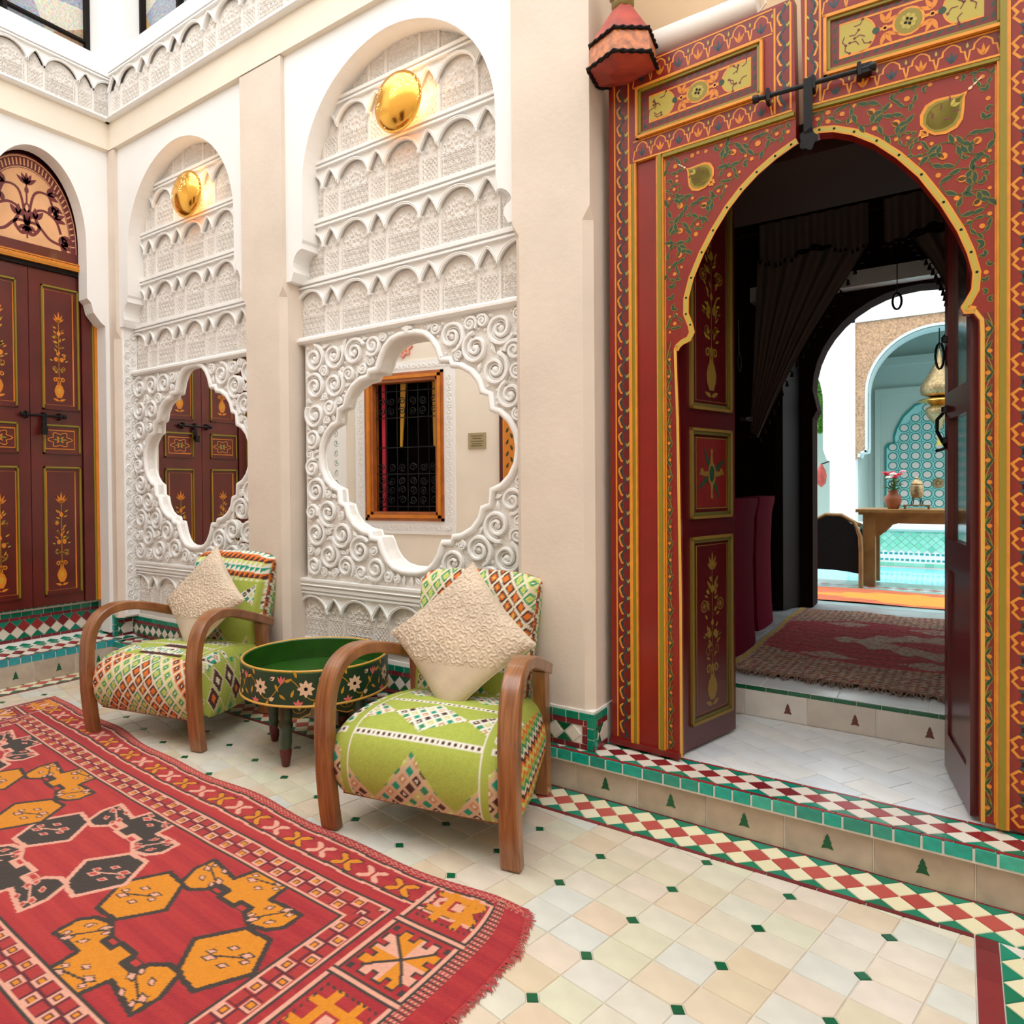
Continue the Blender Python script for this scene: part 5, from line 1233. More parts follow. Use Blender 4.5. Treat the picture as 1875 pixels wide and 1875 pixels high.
    # end panels
    for s_, xe, xo in ((1, -1.215, -.985), (-1, -3.87, -4.06)):
        e = s_*(x-xe); full = abs(xo-xe); inE = (e > 0) & (e < full) & (aY < .535)
        col[inE & (e < .009)] = PK; col[inE & (e > .009) & (e < .018)] = DK; col[inE & (e > full-.012)] = DK; col[inE & (e > full-.024) & (e < full-.012)] = PK
        pn = np.floor((Y+.12)/.24); py = (Y+.12)-pn*.24-.12
        m = inE & (np.abs(np.abs(py)-.118) < .005); col[m] = PK; m = inE & (np.abs(np.abs(py)-.110) < .004); col[m] = DK
        ex = e-full/2
        r = np.maximum(np.abs(ex)*1.0, np.abs(py)); st = np.floor((np.abs(ex)+np.abs(py))/.030)
        odd = (pn.astype(int) % 2 == 0)
        shp = (np.abs(ex) < .086) & (np.abs(py) < .086) & (np.abs(np.abs(ex)-np.abs(py)) > .006) & ~((np.maximum(np.abs(ex), np.abs(py)) > .062) & (tooth(np.minimum(np.abs(ex), np.abs(py)), .045) < .45))
        shpo = (np.abs(ex) < .093) & (np.abs(py) < .093) & ~((np.maximum(np.abs(ex), np.abs(py)) > .070) & (tooth(np.minimum(np.abs(ex), np.abs(py)), .045) < .35))
        m = inE & ~odd & shpo; col[m] = DK
        quad = (np.abs(ex) > np.abs(py)) == (ex*1 > 0); m = inE & ~odd & shp; col[m] = np.where(((np.abs(ex) > np.abs(py)) ^ (ex > 0) ^ (py > 0))[m][:, None], OR, PK)
        cr = odd & ((np.abs(np.abs(ex)-.035) < .012) & (np.abs(py) < .085) | (np.abs(np.abs(py)-.035) < .012) & (np.abs(ex) < .085)); col[inE & cr] = OR
        m = inE & odd & (np.abs(ex) < .016) & (np.abs(py) < .016); col[m] = PK; m = inE & odd & (r > .075) & (r < .085) & (tooth(ex+py, .02) > .5); col[m] = DK
        g = (e > full) & (e < full+.035) & (aY < .56) & (tooth(y, .016) > .5) & (tooth(e, .012) > .5); col[g] = DK; g2 = (e > full) & (e < full+.035) & (tooth(y+.008, .016) > .5) & (tooth(e, .012) > .5); col[g2] = PK*.7+RED*.3
    R = np.random.RandomState(2); return col*(1+.16*(R.rand(*x.shape)-.5))[..., None]
nx, ny = 800, 300
gx = np.linspace(-4.09, -.868, nx); gy = np.linspace(.425, 1.592, ny); GX, GY = np.meshgrid(gx, gy, indexing='ij')
def warp(x, y):
    s = (-.87-x)/3.2; yy = y+.20*np.clip(s, 0, 2)**2*(y > -9)+.012*np.sin(x*5.2)*np.clip((y-1.3)/.3, 0, 1)+.008*np.sin(x*11)*np.clip((y-1.4)/.2, 0, 1)
    xx = x+.012*np.sin(y*6)*np.clip((x+1.2)/.3, 0, 1)-.06*np.clip((y-1.40)/.19, 0, 1)**2*np.clip((x+1.3)/.4, 0, 1)**2-.028*np.clip((x+1.1)/.2, 0, 1)
    return xx, yy
WX, WY = warp(GX, GY); ed = np.minimum(np.minimum(GX+4.09, -.868-GX), np.minimum(GY-.425, 1.592-GY))
ZZ = .0048-.004*np.clip(1-ed/.008, 0, 1)+.0006*np.sin(GX*23+GY*9)*np.clip(ed/.03, 0, 1)
rug = colour_mesh('kilim_rug', np.stack([WX, WY, ZZ], -1).reshape(-1, 3).tolist(), nx, ny, rug_colour(GX, GY), 'rug', None)
tag(rug, 'large red woven rug with orange and dark medallions on the tiled floor', 'rug')
m = MB(); R2 = random.Random(5)
for k in range(420):
    y = .43+1.16*k/420+R2.uniform(-.002, .002); x0, y0 = (float(q) for q in warp(np.array(-.870), np.array(y))); L = R2.uniform(.018, .036)*(1-.3*abs(math.sin(k*.07)))
    m.tube([(x0, y0, .005), (x0+L*.6, y0+R2.uniform(-.006, .006), .006), (x0+L, y0+R2.uniform(-.012, .012), .0025)], [.0016, .0014, .0006], 4)
mat('fringe', (.45, .06, .06), .95)
stuff(obj('fringe', m, 'fringe', rug))

# ------------------------------------------------------------ brass wall lamps
def dome_mat():
    m = mat('brass_dome', (.88, .47, .09), .17, metal=1); nt = m.node_tree; N, L = nt.nodes, nt.links; b = N['Principled BSDF']
    tc = N.new('ShaderNodeTexCoord'); vo = N.new('ShaderNodeTexVoronoi'); vo.inputs['Scale'].default_value = 95; L.new(tc.outputs['Object'], vo.inputs[0])
    bp = N.new('ShaderNodeBump'); bp.inputs['Strength'].default_value = .08; bp.inputs['Distance'].default_value = .002; L.new(vo.outputs['Distance'], bp.inputs['Height']); L.new(bp.outputs[0], b.inputs['Normal'])
    lt = N.new('ShaderNodeMath'); lt.operation = 'LESS_THAN'; lt.inputs[1].default_value = .30; L.new(vo.outputs['Distance'], lt.inputs[0])
    nz = N.new('ShaderNodeTexNoise'); nz.inputs['Scale'].default_value = 9; L.new(tc.outputs['Object'], nz.inputs[0]); gt = N.new('ShaderNodeMath'); gt.operation = 'GREATER_THAN'; gt.inputs[1].default_value = .54; L.new(nz.outputs['Fac'], gt.inputs[0])
    mu = N.new('ShaderNodeMath'); mu.operation = 'MULTIPLY'; L.new(lt.outputs[0], mu.inputs[0]); L.new(gt.outputs[0], mu.inputs[1])
    m2 = N.new('ShaderNodeMath'); m2.operation = 'MULTIPLY'; m2.inputs[1].default_value = 2.2; L.new(mu.outputs[0], m2.inputs[0]); L.new(m2.outputs[0], b.inputs['Emission Strength']); b.inputs['Emission Color'].default_value = (1, .75, .35, 1)
dome_mat(); mat('bulb', (1, .8, .5), .5, emit=((1, .62, .22), 8))
for x, lab in ((-2.082, 'round pierced brass dome lamp glowing in the right niche, above the larger mirror'), (-3.747, 'round pierced brass dome lamp glowing in the left niche, nearer the corner')):
    t = thing('wall_lamp', lab, 'lamp', (x, 2.468, 2.910), 0, 'brass dome lamps in the niches')
    pr = [(.137*math.cos(q), .062*math.sin(q)) for q in np.linspace(0, PI/2, 12)]
    obj('dome', MB().lathe([(.134, -.004)]+pr, 40, fn=lambda a, b, c: (a, -.052-c, b)), 'brass_dome', t, True, 60)
    obj('bracket', MB().tube([(0, 0, 0), (0, -.05, 0)], .012, 8).lathe([(0, .006), (.04, .004), (.045, 0)], 16, fn=lambda a, b, c: (a, -c, b)), 'brass', t)
    obj('bulb', MB().lathe([(.020*math.sin(q)+.0001, .024*math.cos(q)) for q in np.linspace(0, PI, 9)], 12, c=(0, -.040, .03)), 'bulb', t, True)
    ld = bpy.data.lights.new('lamp_light', 'POINT'); ld.energy = .55; ld.color = (1, .60, .22); ld.shadow_soft_size = .015
    for dx in (-.085, .085): link('lamp_light', ld, t, (dx, -.030, 0))

# ------------------------------------------------------------ wooden hexagonal lamp hood and rolled blind over the door
t = thing('lamp_hood', 'red six sided wooden lamp hood edged with black rope, beside the door top', 'lamp', (-.985, 2.385, 2.62), rad(8))
hx = lambda r, z: [(r*math.cos(rad(60*k+30)), r*math.sin(rad(60*k+30)), z) for k in range(6)]
def hexloft(rows):
    m = MB(); vs = []
    for r, z in rows: vs += hx(r, z)
    return m.add(vs, [(6*i+j, 6*i+(j+1) % 6, 6*i+6+(j+1) % 6, 6*i+6+j) for i in range(len(rows)-1) for j in range(6)]+[tuple(range(6)), tuple(range(6*len(rows)-6, 6*len(rows)))])
obj('band', hexloft([(.128, .03), (.118, .115)]), 'lantern_orange', t); obj('roof', hexloft([(.122, .115), (.034, .250)]), 'lantern_red', t); obj('underside', hexloft([(.05, .012), (.126, .03)]), 'lantern_red', t)
obj('finial', MB().lathe([(.034, .245), (.040, .255), (.040, .268), (.030, .275), (.048, .290), (.050, .305), (.040, .318), (.034, .36), (.052, .40), (.02, .44), (0, .45)], 20), 'olivewood', t, True, 50)
for r, z in ((.129, .03), (.121, .115)):
    c = hx(r, z); pts = []
    for k in range(6):
        a, b = V(c[k]), V(c[(k+1) % 6]); pts += [a+(b-a)*q/8 for q in range(8)]
    m = MB(); n = len(pts)
    for ph in (0, PI): m.tube([p+V((math.cos(i*1.6+ph)*.004*math.cos(math.atan2(p.y, p.x)), math.cos(i*1.6+ph)*.004*math.sin(math.atan2(p.y, p.x)), math.sin(i*1.6+ph)*.004)) for i, p in enumerate(pts)], .0052, 6, closed=True)
    obj('rope_edge', m, 'dark', t, True, 60)
obj('bracket', MB().box(-.012, .012, .02, .26, .10, .14), 'lantern_red', t)
t = thing('rolled_blind', 'white rolled cloth blind lying above the left door leaf', 'blind', (-.735, 2.515, 2.775), rad(0))
obj('roll', MB().tube([(-.175, 0, 0), (.185, 0, 0)], .050, 20), 'white_fabric', t, True, 60)
obj('end_cap', MB().tube([(-.180, 0, 0), (-.172, 0, 0)], .036, 14), 'plaster_cream', t, True); obj('pull_loop', MB().tube([(.176, 0, .02), (.20, .0, .035), (.205, 0, .0), (.185, 0, -.02)], .004, 6), 'plaster_cream', t, True)
[obj('bracket', MB().box(q-.01, q+.01, 0, .085, -.01, .01), 'plaster_cream', t) for q in (-.13, .13)]

# ------------------------------------------------------------ the dark room behind the door
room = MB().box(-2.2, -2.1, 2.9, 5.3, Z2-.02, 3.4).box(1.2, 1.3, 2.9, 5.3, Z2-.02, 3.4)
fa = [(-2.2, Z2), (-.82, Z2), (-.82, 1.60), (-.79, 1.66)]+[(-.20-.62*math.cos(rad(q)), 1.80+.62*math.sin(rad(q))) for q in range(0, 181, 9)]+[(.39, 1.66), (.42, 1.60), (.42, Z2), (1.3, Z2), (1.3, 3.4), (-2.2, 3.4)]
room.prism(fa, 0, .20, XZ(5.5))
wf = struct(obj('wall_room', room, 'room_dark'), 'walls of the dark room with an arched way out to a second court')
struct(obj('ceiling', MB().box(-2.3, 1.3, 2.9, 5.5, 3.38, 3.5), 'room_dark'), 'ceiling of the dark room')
fl2 = struct(obj('floor_room', MB().box(-2.2, 1.3, 3.36, 5.52, Z2-.10, Z2-.006), 'room_floor'), 'grey floor of the dark room')
for i in range(8):
    for j in range(6): put('floor_tile', piece('room_tile', rectp(.296, .296), 'room_floor', .006, .002), fl2, V((-1.35+.30*i, 3.55+.30*j, Z2)), EF, 0, 0)
# a dark leaf of the far doorway, standing open
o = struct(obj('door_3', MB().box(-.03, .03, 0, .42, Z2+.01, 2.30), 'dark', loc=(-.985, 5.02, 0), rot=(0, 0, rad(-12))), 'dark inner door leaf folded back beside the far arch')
m = MB(); m.tube([(.045, .40, 1.35), (.06, .46, 1.33), (.05, .47, 1.22), (.06, .43, 1.21)], .006, 6); obj('door_hook', m, 'iron', o)
tag(obj('ceiling_ring', MB().tube([(-.31, 5.12+.0*q, 2.285+.05*math.sin(q)) if False else (-.31+.024*math.cos(q), 5.1, 2.285+.05*math.sin(q)) for q in np.linspace(0, 2*PI, 16)[:-1]], .007, 6, closed=True).tube([(-.31, 5.1, 2.335), (-.31, 5.1, 3.38)], .003, 5), 'iron'), 'small black iron ring hanging in front of the far arch', 'ring')
struct(obj('trim_4', MB().box(-1.2, .8, 5.18, 5.30, 2.44, 2.54), 'marble'), 'pale beam over the far arch')
def curtain(label, x0, x1, zt, xg, zg, y, front):
    nu, nv = 70, 40; pts = []
    for i in range(nu):
        u = i/(nu-1)
        for j in range(nv):
            v = j/(nv-1); e = v**(1.15 if front > 0 else 1.15); xt = x0+(x1-x0)*u; xb = xg+.055*u*(1 if front > 0 else -1)
            bow = math.sin(PI*v)*.07*(u if front > 0 else 1-u)*(-front)
            pts.append((xt+(xb-xt)*e+bow, y+.022*math.sin(u*34)*(1-.45*v), zt+(zg-zt)*v-.05*u*(1-v)*0))
    t = thing('curtain', label, 'curtain', (0, 0, 0)); obj('cloth', MB().grid(pts, nu, nv), 'curtain', t, True, 80)
    m = MB(); i = nu-1 if front > 0 else 0
    for j in range(1, nv, 2):
        p = pts[i*nv+j]; m.lathe([(0, 0), (.006, -.006), (.012, -.036), (0, -.036)], 6, c=(p[0]+.012*front, p[1], p[2]+.0)); m.tube([(p[0], p[1], p[2]), (p[0]+.012*front, p[1], p[2])], .003, 4)
    stuff(obj('tassel_fringe', m, 'room_dark', t)); obj('tie_back', MB().tube([(xg+.03*math.cos(q), y+.03*math.sin(q), zg+.01) for q in np.linspace(0, 2*PI, 14)[:-1]], .010, 6, closed=True), 'room_dark', t); return t
curtain('long dark curtain drawn to the left of the far arch, with tassels', -1.08, -.44, 2.62, -1.13, 1.46, 4.86, 1)
curtain('short dark curtain looped back at the right of the far arch', -.22, .35, 2.58, -.03, 1.97, 4.80, -1)
for k, (x0, x1, lab) in enumerate(((-1.03, -.43, 'left gathered valance above the long curtain'), (-.35, .25, 'right gathered valance above the short curtain'))):
    nu = 80; pts = []
    for i in range(nu):
        u = i/(nu-1)
        for j in range(8): v = j/7; pts.append((x0+(x1-x0)*u, 4.70+.02*math.sin(u*45)*(.4+v), 2.80-v*(.22+.03*math.sin(u*9+k))))
    o = obj('valance', MB().grid(pts, nu, 8), 'curtain', None, True, 80); tag(o, lab, 'valance')
    m = MB(); [m.lathe([(0, 0), (.005, -.005), (.010, -.028), (0, -.028)], 6, c=pts[i*8+7]) for i in range(0, nu, 4)]; stuff(obj('tassel_fringe', m, 'room_dark', o))
obj_rail = tag(obj('curtain_rail', MB().tube([(-1.25, 4.84, 2.80), (.6, 4.80, 2.80)], .014, 8), 'room_dark'), 'dark rail carrying the curtains under the room ceiling', 'rail')
# velvet chairs
for (x, ya, yb_, lab) in ((-.895, 3.56, 3.97, 'tall crimson velvet chair back nearest the painted door, left of the red carpet'), (-.945, 4.26, 4.65, 'tall crimson velvet chair back behind the first one, nearer the far arch')):
    t = thing('velvet_chair', lab, 'chair', (x, (ya+yb_)/2, Z2), 0, 'crimson velvet chairs'); h = (yb_-ya)/2; vs = []; rows = [(0, 0, 1), (.10, -.008, 1), (.45, -.015, .98), (.68, -.006, 1.0), (.765, .010, 1.05), (.785, .006, 1.06)]
    for z, dx, k in rows: vs += [(dx, -h*k, z), (dx+.012, -h*k*.5, z), (dx+.012, h*k*.5, z), (dx, h*k, z), (dx-.09, h*k, z), (dx-.09, -h*k, z)]
    obj('backrest', MB().add(vs, [(6*i+j, 6*i+(j+1) % 6, 6*i+6+(j+1) % 6, 6*i+6+j) for i in range(len(rows)-1) for j in range(6)]+[tuple(range(6)), tuple(range(30, 36))]), 'velvet', t, True, 50)
    obj('seat', MB().box(-.52, -.09, -h, h, .30, .43), 'velvet', t); obj('skirt', MB().box(-.50, -.09, -h+.01, h-.01, .0, .30), 'velvet', t)
# carpet of the room
def carpet_colour(x, y):
    u = (x+.10)/.95; v = (y-4.25)/.92; au, av = np.abs(u), np.abs(v); R = np.random.RandomState(8)
    fine = R.rand(*x.shape); pal = np.array([C(.42, .28, .20), C(.10, .06, .06), C(.30, .05, .04), C(.38, .26, .10), C(.50, .38, .30)]); k = (np.sin(x*95)*np.sin(y*80)*2.4+fine*2.2+1).astype(int) % 5
    col = pal[k]*1.0; fld = np.maximum(au/.78, av/.62) ; m = (fld < 1) & (au/.78+av/.62 < 1.62); R0 = C(.40, .016, .016); R1 = C(.26, .008, .014); mx = (.5+.5*np.sin(y*60+np.sin(x*9)))[..., None]; red = R0*mx+R1*(1-mx); col[m] = red[m]
    d = au/.50+av/.34; m = (d < 1+.12*np.sin(u*40)) & (fine > .12); col[m] = pal[np.where(fine > .55, 4, 0)][m]*.9; m = d < .45; col[m] = red[m]*1.1
    for a in (-.45, 0, .45):
        for s in (-1, 1): m = (np.abs(u-a)/.14+np.abs(v-s*.5)/.09 < 1) & (fine > .3); col[m] = pal[4]*.8
    for b in (.80, .96): col[np.abs(au-b) < .010] = C(.45, .30, .02)
    return col
nx, ny = 190, 190; cxs = np.linspace(-.875, .92, nx); cys = np.linspace(3.30, 5.18, ny); CX, CY = np.meshgrid(cxs, cys, indexing='ij'); sk = CX+.004*np.sin(CY*9)
R = np.random.RandomState(3); cz = Z2+.010+.004*R.rand(nx, ny)+.004*np.sin(CX*13+CY*4)
cp = colour_mesh('carpet', np.stack([sk, CY, cz], -1).reshape(-1, 3).tolist(), nx, ny, carpet_colour(CX, CY), 'rug', None, False)
tag(cp, 'red and beige patterned carpet on the floor of the dark room', 'carpet')
m = MB(); R2 = random.Random(9)
for k in range(500): x = R2.uniform(-.87, .91); L = R2.uniform(.02, .07); a = R2.uniform(-.8, .8); m.tube([(x, 3.305, Z2+.012), (x+L*.5*a, 3.305-L*.5, Z2+.016), (x+L*a, 3.305-L, Z2+.004)], [.003, .0025, .001], 4)
mat('fringe_brown', (.22, .13, .09), .95); stuff(obj('fringe', m, 'fringe_brown', cp))

# ------------------------------------------------------------ second court
cf = struct(obj('floor_court', MB().box(-4, 3, 5.52, 7.0, .18, .285).box(-4, 3, 7.0, 8.7, .0, .10), 'court_floor'), 'wet tiled floor of the second court')
EO = (EX, EY, EZ); checker(cf, V((-1.6, 6.62, .287)), EO, 2.4, .055, .02, ('marble', 't_red', 'green_glass_tile'))
tag(obj('pool_water', MB().box(-4, 3, 7.02, 8.6, .10, .255), 'water'), 'turquoise pool water beyond the wooden table', 'pool')
# orange runner
nx, ny = 80, 40; xs = np.linspace(-1.5, .8, nx); ys = np.linspace(5.66, 6.40, ny); RX, RY = np.meshgrid(xs, ys, indexing='ij'); q = np.abs(RY-6.0)/.30+np.abs(RX+.25)/.75
rc = np.where((q < 1+.1*np.sin(RY*70))[..., None], C(.80, .36, .03), C(.62, .12, .05)); b = (np.sin(RY*90) > .6)[..., None]; rc = np.where(b & (q > 1)[..., None], C(.75, .22, .06), rc)
rn = colour_mesh('orange_runner', np.stack([RX, RY, .294+.003*np.sin(RX*8)], -1).reshape(-1, 3).tolist(), nx, ny, rc, 'rug', None); tag(rn, 'orange and coral runner rug on the court floor beyond the far arch', 'rug')
# basin wall
bw = struct(obj('trim_5', MB().box(-3, 2.5, 8.62, 8.9, .08, .66), 'grout_white'), 'tiled basin wall behind the pool')
EB = (EX, EZ, -EY); gm = piece('basin_diamond', rhomb(.036), 'green_glass_tile', .006, .001)
for i in range(14):
    for j in range(5): put('green_tile', gm, bw, V((-.98, 8.614, .45)), EB, .076*i+(.038 if j % 2 else 0), .038*j)
run_strip(bw, V((-1.0, 8.618, .625)), EB, 1.3, .075, .02, 0, 'green_tile', 'green_glass_tile', vary=.1)
for z in (.40, .335): run_strip(bw, V((-1.0, 8.618, z)), EB, 1.3, .045, .022, 0, 'band_tile', 't_turqblue', gap=.016, vary=.1)
run_strip(bw, V((-1.0, 8.618, .285)), EB, 1.3, .09, .04, 0, 'band_tile', 'green_glass_tile', vary=.1)
obj('coping', MB().box(-3, 2.5, 8.58, 8.95, .66, .715), 'court_white', bw)
# white front with arch, stone spandrel, alcove
cw = MB().box(-1.20, -.945, 8.92, 9.3, 0, 6.0).box(-3.2, 2.5, 8.92, 9.3, 2.96, 6.0)
lar = [(-1.20, 1.40), (-1.235, 1.42), (-1.262, 1.50), (-1.275, 1.54), (-1.275, 2.10)]+[(-1.875+.60*math.cos(rad(q)), 2.10+.70*math.sin(rad(q))) for q in range(6, 181, 12)]+[(-2.475, 1.4), (-2.6, 1.4), (-2.6, 2.97), (-1.20, 2.97)]
cw.prism(lar, 0, .30, XZ(9.25))
cwall = struct(obj('wall_court', cw, 'court_white'), 'white arcade of the second court')
sp = [(-.946, 1.42), (-.90, 1.44), (-.89, 1.48), (-.83, 1.495), (-.823, 1.54), (-.823, 2.16)]+[(-.163-.66*math.cos(rad(q)), 2.16+.665*math.sin(rad(q))) for q in range(6, 175, 6)]+[(.497, 2.16), (.50, 1.42), (.62, 1.42), (.62, 2.958), (-.946, 2.958)]
obj('stone_spandrel', MB().prism(sp, 0, .06, XZ(9.0)), 'spandrel_stone', cwall)
edge_ = sp[1:-4]; m = MB()
for a, b in zip(edge_, edge_[1:]):
    m.add([(a[0], 8.935, a[1]), (b[0], 8.935, b[1]), (b[0], 9.30, b[1]), (a[0], 9.30, a[1])], [(0, 1, 2, 3)]); dx, dz = b[0]-a[0], b[1]-a[1]; l = math.hypot(dx, dz); o_ = (-dz/l*.028, dx/l*.028)
    m.add([(a[0], 8.934, a[1]), (b[0], 8.934, b[1]), (b[0]+o_[0], 8.934, b[1]+o_[1]), (a[0]+o_[0], 8.934, a[1]+o_[1])], [(0, 1, 2, 3)])
mat('court_blue', (.62, .78, .80), .7); obj('arch_edge', m, 'court_blue', cwall)
al = MB().box(-1.4, 1.4, 10.25, 10.45, 0, 4).box(-1.0, -.93, 9.2, 10.3, 0, 4).box(.75, .85, 9.2, 10.3, 0, 4).box(-1.2, 1.2, 9.25, 10.4, 3.15, 3.25)
struct(obj('wall_garden', MB().box(-4.2, -1.1, 10.9, 11.1, 0, 1.95), 'court_teal'), 'greenish garden wall beyond the left court arch')
m2 = MB().box(-.80, .6, 10.20, 10.25, 2.28, 2.34).box(-.86, -.80, 10.20, 10.25, .7, 2.34).box(-.92, .7, 10.15, 10.25, 2.62, 2.72)
alc = struct(obj('wall_alcove', al, 'court_teal'), 'grey green alcove behind the court arch'); obj('panel_moulding', m2, 'court_teal', alc)
npl = [(-.735, .70), (-.735, 1.58), (-.70, 1.63), (-.64, 1.64), (-.645, 1.72), (-.62, 1.82), (-.55, 1.97), (-.43, 2.10), (-.24, 2.17)]; npl += [(-.48-a, b) for a, b in npl[::-1][1:]]
obj('niche_border', MB().prism([(-.24+(a+.24)*1.045, b+(.022 if b > .71 else 0)) for a, b in npl], 0, .020, XZ(10.25)), 'niche_c', alc)
npan = obj('niche_panel', MB().prism(npl, 0, .026, XZ(10.25)), 'niche_a', alc)
rg = MB().lathe([(.046, .001), (.053, .0035), (.040, .004)], 14).mesh('niche_ring', 'niche_c'); dc = MB().lathe([(.040, .0035), (0, .0045)], 12).mesh('niche_disc', 'niche_b'); st_ = MB(); [st_.prism([(0, 0), (.018*math.cos(q*PI/2+.35), .018*math.sin(q*PI/2+.35)), (.042*math.cos(q*PI/2), .042*math.sin(q*PI/2)), (.018*math.cos(q*PI/2-.35), .018*math.sin(q*PI/2-.35))], 0, .002, XY) for q in range(4)]; stm = st_.mesh('niche_star', 'niche_c')
EN = (EX, EZ, -EY); px = np.array([0])
for i in range(-1, 9):
    for j in range(0, 13):
        x, z = -.668+.1205*i, .78+.117*j
        ok = bool(inpoly(np.array([x]), np.array([z]), npl)[0]) and float(segdist(np.array([x]), np.array([z]), npl)[0]) > .035
        if ok: put('round_tile', dc, alc, V((x, 10.224, z)), EN, 0, 0, jit=0); put('ring_tile', rg, alc, V((x, 10.224, z)), EN, 0, 0, jit=0)
        x, z = x+.06, z+.058
        if bool(inpoly(np.array([x]), np.array([z]), npl)[0]) and float(segdist(np.array([x]), np.array([z]), npl)[0]) > .03: put('star_tile', stm, alc, V((x, 10.223, z)), EN, 0, 0, jit=0)
tag(obj('brass_spout', MB().lathe([(0, .03), (.02, .028), (.03, .012), (.058, .008), (.062, 0)], 20, c=(0, 0, 0), fn=lambda a, b, c: (a-.195, 10.22-c, b+1.14)), 'brass_old', None, True), 'small round brass boss on the turquoise tiled niche', 'boss')
t = thing('hanging_lantern', 'pierced brass teardrop lantern hanging in the far court arch', 'lantern', (-.165, 9.1, 0))
k_ = 1.01
obj('dome', MB().lathe([(.006, 2.60), (.022, 2.52), (.05, 2.43), (.11, 2.31), (.165, 2.22), (.178, 2.16), (.165, 2.11), (.10, 2.085)], 24), 'brass_old', t, True, 60)
obj('dish', MB().lathe([(.07, 2.085), (.09, 2.07), (.19, 2.05), (.20, 2.035), (.10, 2.005), (.07, 1.99)], 24), 'brass', t, True, 60)
obj('bowl', MB().lathe([(.07, 1.99), (.12, 1.96), (.13, 1.92), (.10, 1.85), (.045, 1.80), (.035, 1.77), (.018, 1.74), (.006, 1.70)], 24), 'brass_old', t, True, 60)
obj('chain', MB().tube([(0, 0, 2.59), (0, 0, 3.15)], .006, 5), 'iron', t); obj('tassel', MB().lathe([(.004, 1.70), (.012, 1.66), (.028, 1.55), (0, 1.55)], 10), 'olive2', t)
# table, chair and things on it
t = thing('dining_table', 'carved wooden table with cusped apron at the edge of the pool', 'table', (0, 0, 0))
obj('table_top', MB().box(-.70, .60, 6.62, 7.15, .905, .93).box(-.68, .58, 6.64, 7.13, .885, .905), 'tablewood', t)
ap = [(-.64, .885), (.54, .885), (.54, .70), (.47, .70), (.44, .74), (.40, .79), (.34, .815), (-.40, .815), (-.45, .80), (-.48, .76), (-.52, .715), (-.56, .70), (-.64, .70)]
obj('apron', MB().prism(ap, 0, .03, XZ(6.71)), 'tablewood', t); obj('apron', MB().prism(ap, 0, .03, XZ(7.10)), 'tablewood', t)
for x, y in ((-.605, 6.695), (.50, 6.695), (-.605, 7.09), (.50, 7.09)): obj('leg', MB().box(x-.045, x+.045, y-.035, y+.035, .286, .885), 'tablewood', t)
t = thing('wicker_chair', 'dark woven armchair with a curved wooden frame, left of the court table', 'chair', (-.85, 6.5, .286), rad(4)); hoop = [(-.20, 0, .0), (-.20, 0, .40), (-.17, .02, .53), (-.06, .02, .60), (.06, .02, .595), (.15, .02, .54), (.195, 0, .42), (.20, 0, .30), (.20, 0, 0)]
obj('frame', MB().tube(hoop, .018, 8).tube([(.16, .02, .53), (.19, .30, .50), (.20, .45, .44), (.20, .47, 0)], .018, 8).tube([(-.17, .02, .53), (-.20, .30, .50), (-.21, .45, .44), (-.21, .47, 0)], .018, 8), 'tablewood', t, True, 60)
pl = [(-.19, .135), (-.10, .14), (.0, .138), (.10, .13), (.19, .115), (.19, .40), (.145, .52), (.06, .58), (-.06, .585), (-.165, .52), (-.19, .40)]
obj('woven_back', MB().prism(pl, -.02, .006, flf), 'wicker', t); obj('seat', MB().box(-.20, .20, .02, .46, .15, .20), 'wicker', t)
obj('side_panel', MB().box(.185, .20, .02, .44, .15, .46), 'wicker', t); obj('side_panel', MB().box(-.205, -.19, .02, .44, .15, .46), 'wicker', t)
v = thing('flower_vase', 'terracotta vase on the court table holding the flowers', 'vase', (-.446, 6.86, .931)); obj('vase', MB().lathe([(0, 0), (.038, 0), (.045, .01), (.066, .075), (.062, .10), (.038, .125), (.034, .14), (.046, .155), (.036, .15)], 20), 'terracotta', v, True, 60)
b = thing('flower_bunch', 'bunch of red, pink and white flowers in the terracotta vase', 'flowers', (-.446, 6.86, 1.07)); R2 = random.Random(11)
for k in range(11):
    a = k*2.4; rr = .025+.05*R2.random(); z = .12+.055*R2.random(); c = (rr*math.cos(a), rr*math.sin(a), z); m = MB(); 
    for q in range(6): e = q*PI/3; m.lathe([(.001, -.004), (.013, 0), (.009, .009), (.001, .012)], 6, c=(c[0]+.012*math.cos(e), c[1]+.012*math.sin(e), c[2]))
    m.lathe([(.001, .004), (.010, .009), (.001, .016)], 6, c=c); obj('flower', m, ('petal_red', 'petal_red', 'petal_white', 'petal_pink', 'petal_red')[k % 5], b); 
m = MB()
for k in range(70):
    a = R2.uniform(0, 6.28); rr = R2.uniform(.01, .085); z = R2.uniform(.02, .12); c = V((rr*math.cos(a), rr*math.sin(a), z)); d = V((math.cos(a), math.sin(a), R2.uniform(-.5, .6)))*.03; n2 = V((-math.sin(a), math.cos(a), 0))*.012
    m.add([c-d, c+n2, c+d, c-n2], [(0, 1, 2, 3)])
stuff(obj('leaves', m, 'leaf_dark', b)); obj('stems', MB().tube([(0, 0, -.06), (.01, 0, .10)], .012, 6), 'leaf_dark', b)
t = thing('metal_lantern', 'small domed metal lantern on legs upon a stand, beside the vase', 'lantern', (-.278, 6.86, .931))
obj('stand', MB().box(-.095, .095, -.06, .06, .024, .034).box(-.09, -.075, -.05, .05, 0, .024).box(.075, .09, -.05, .05, 0, .024), 'brass_old', t)
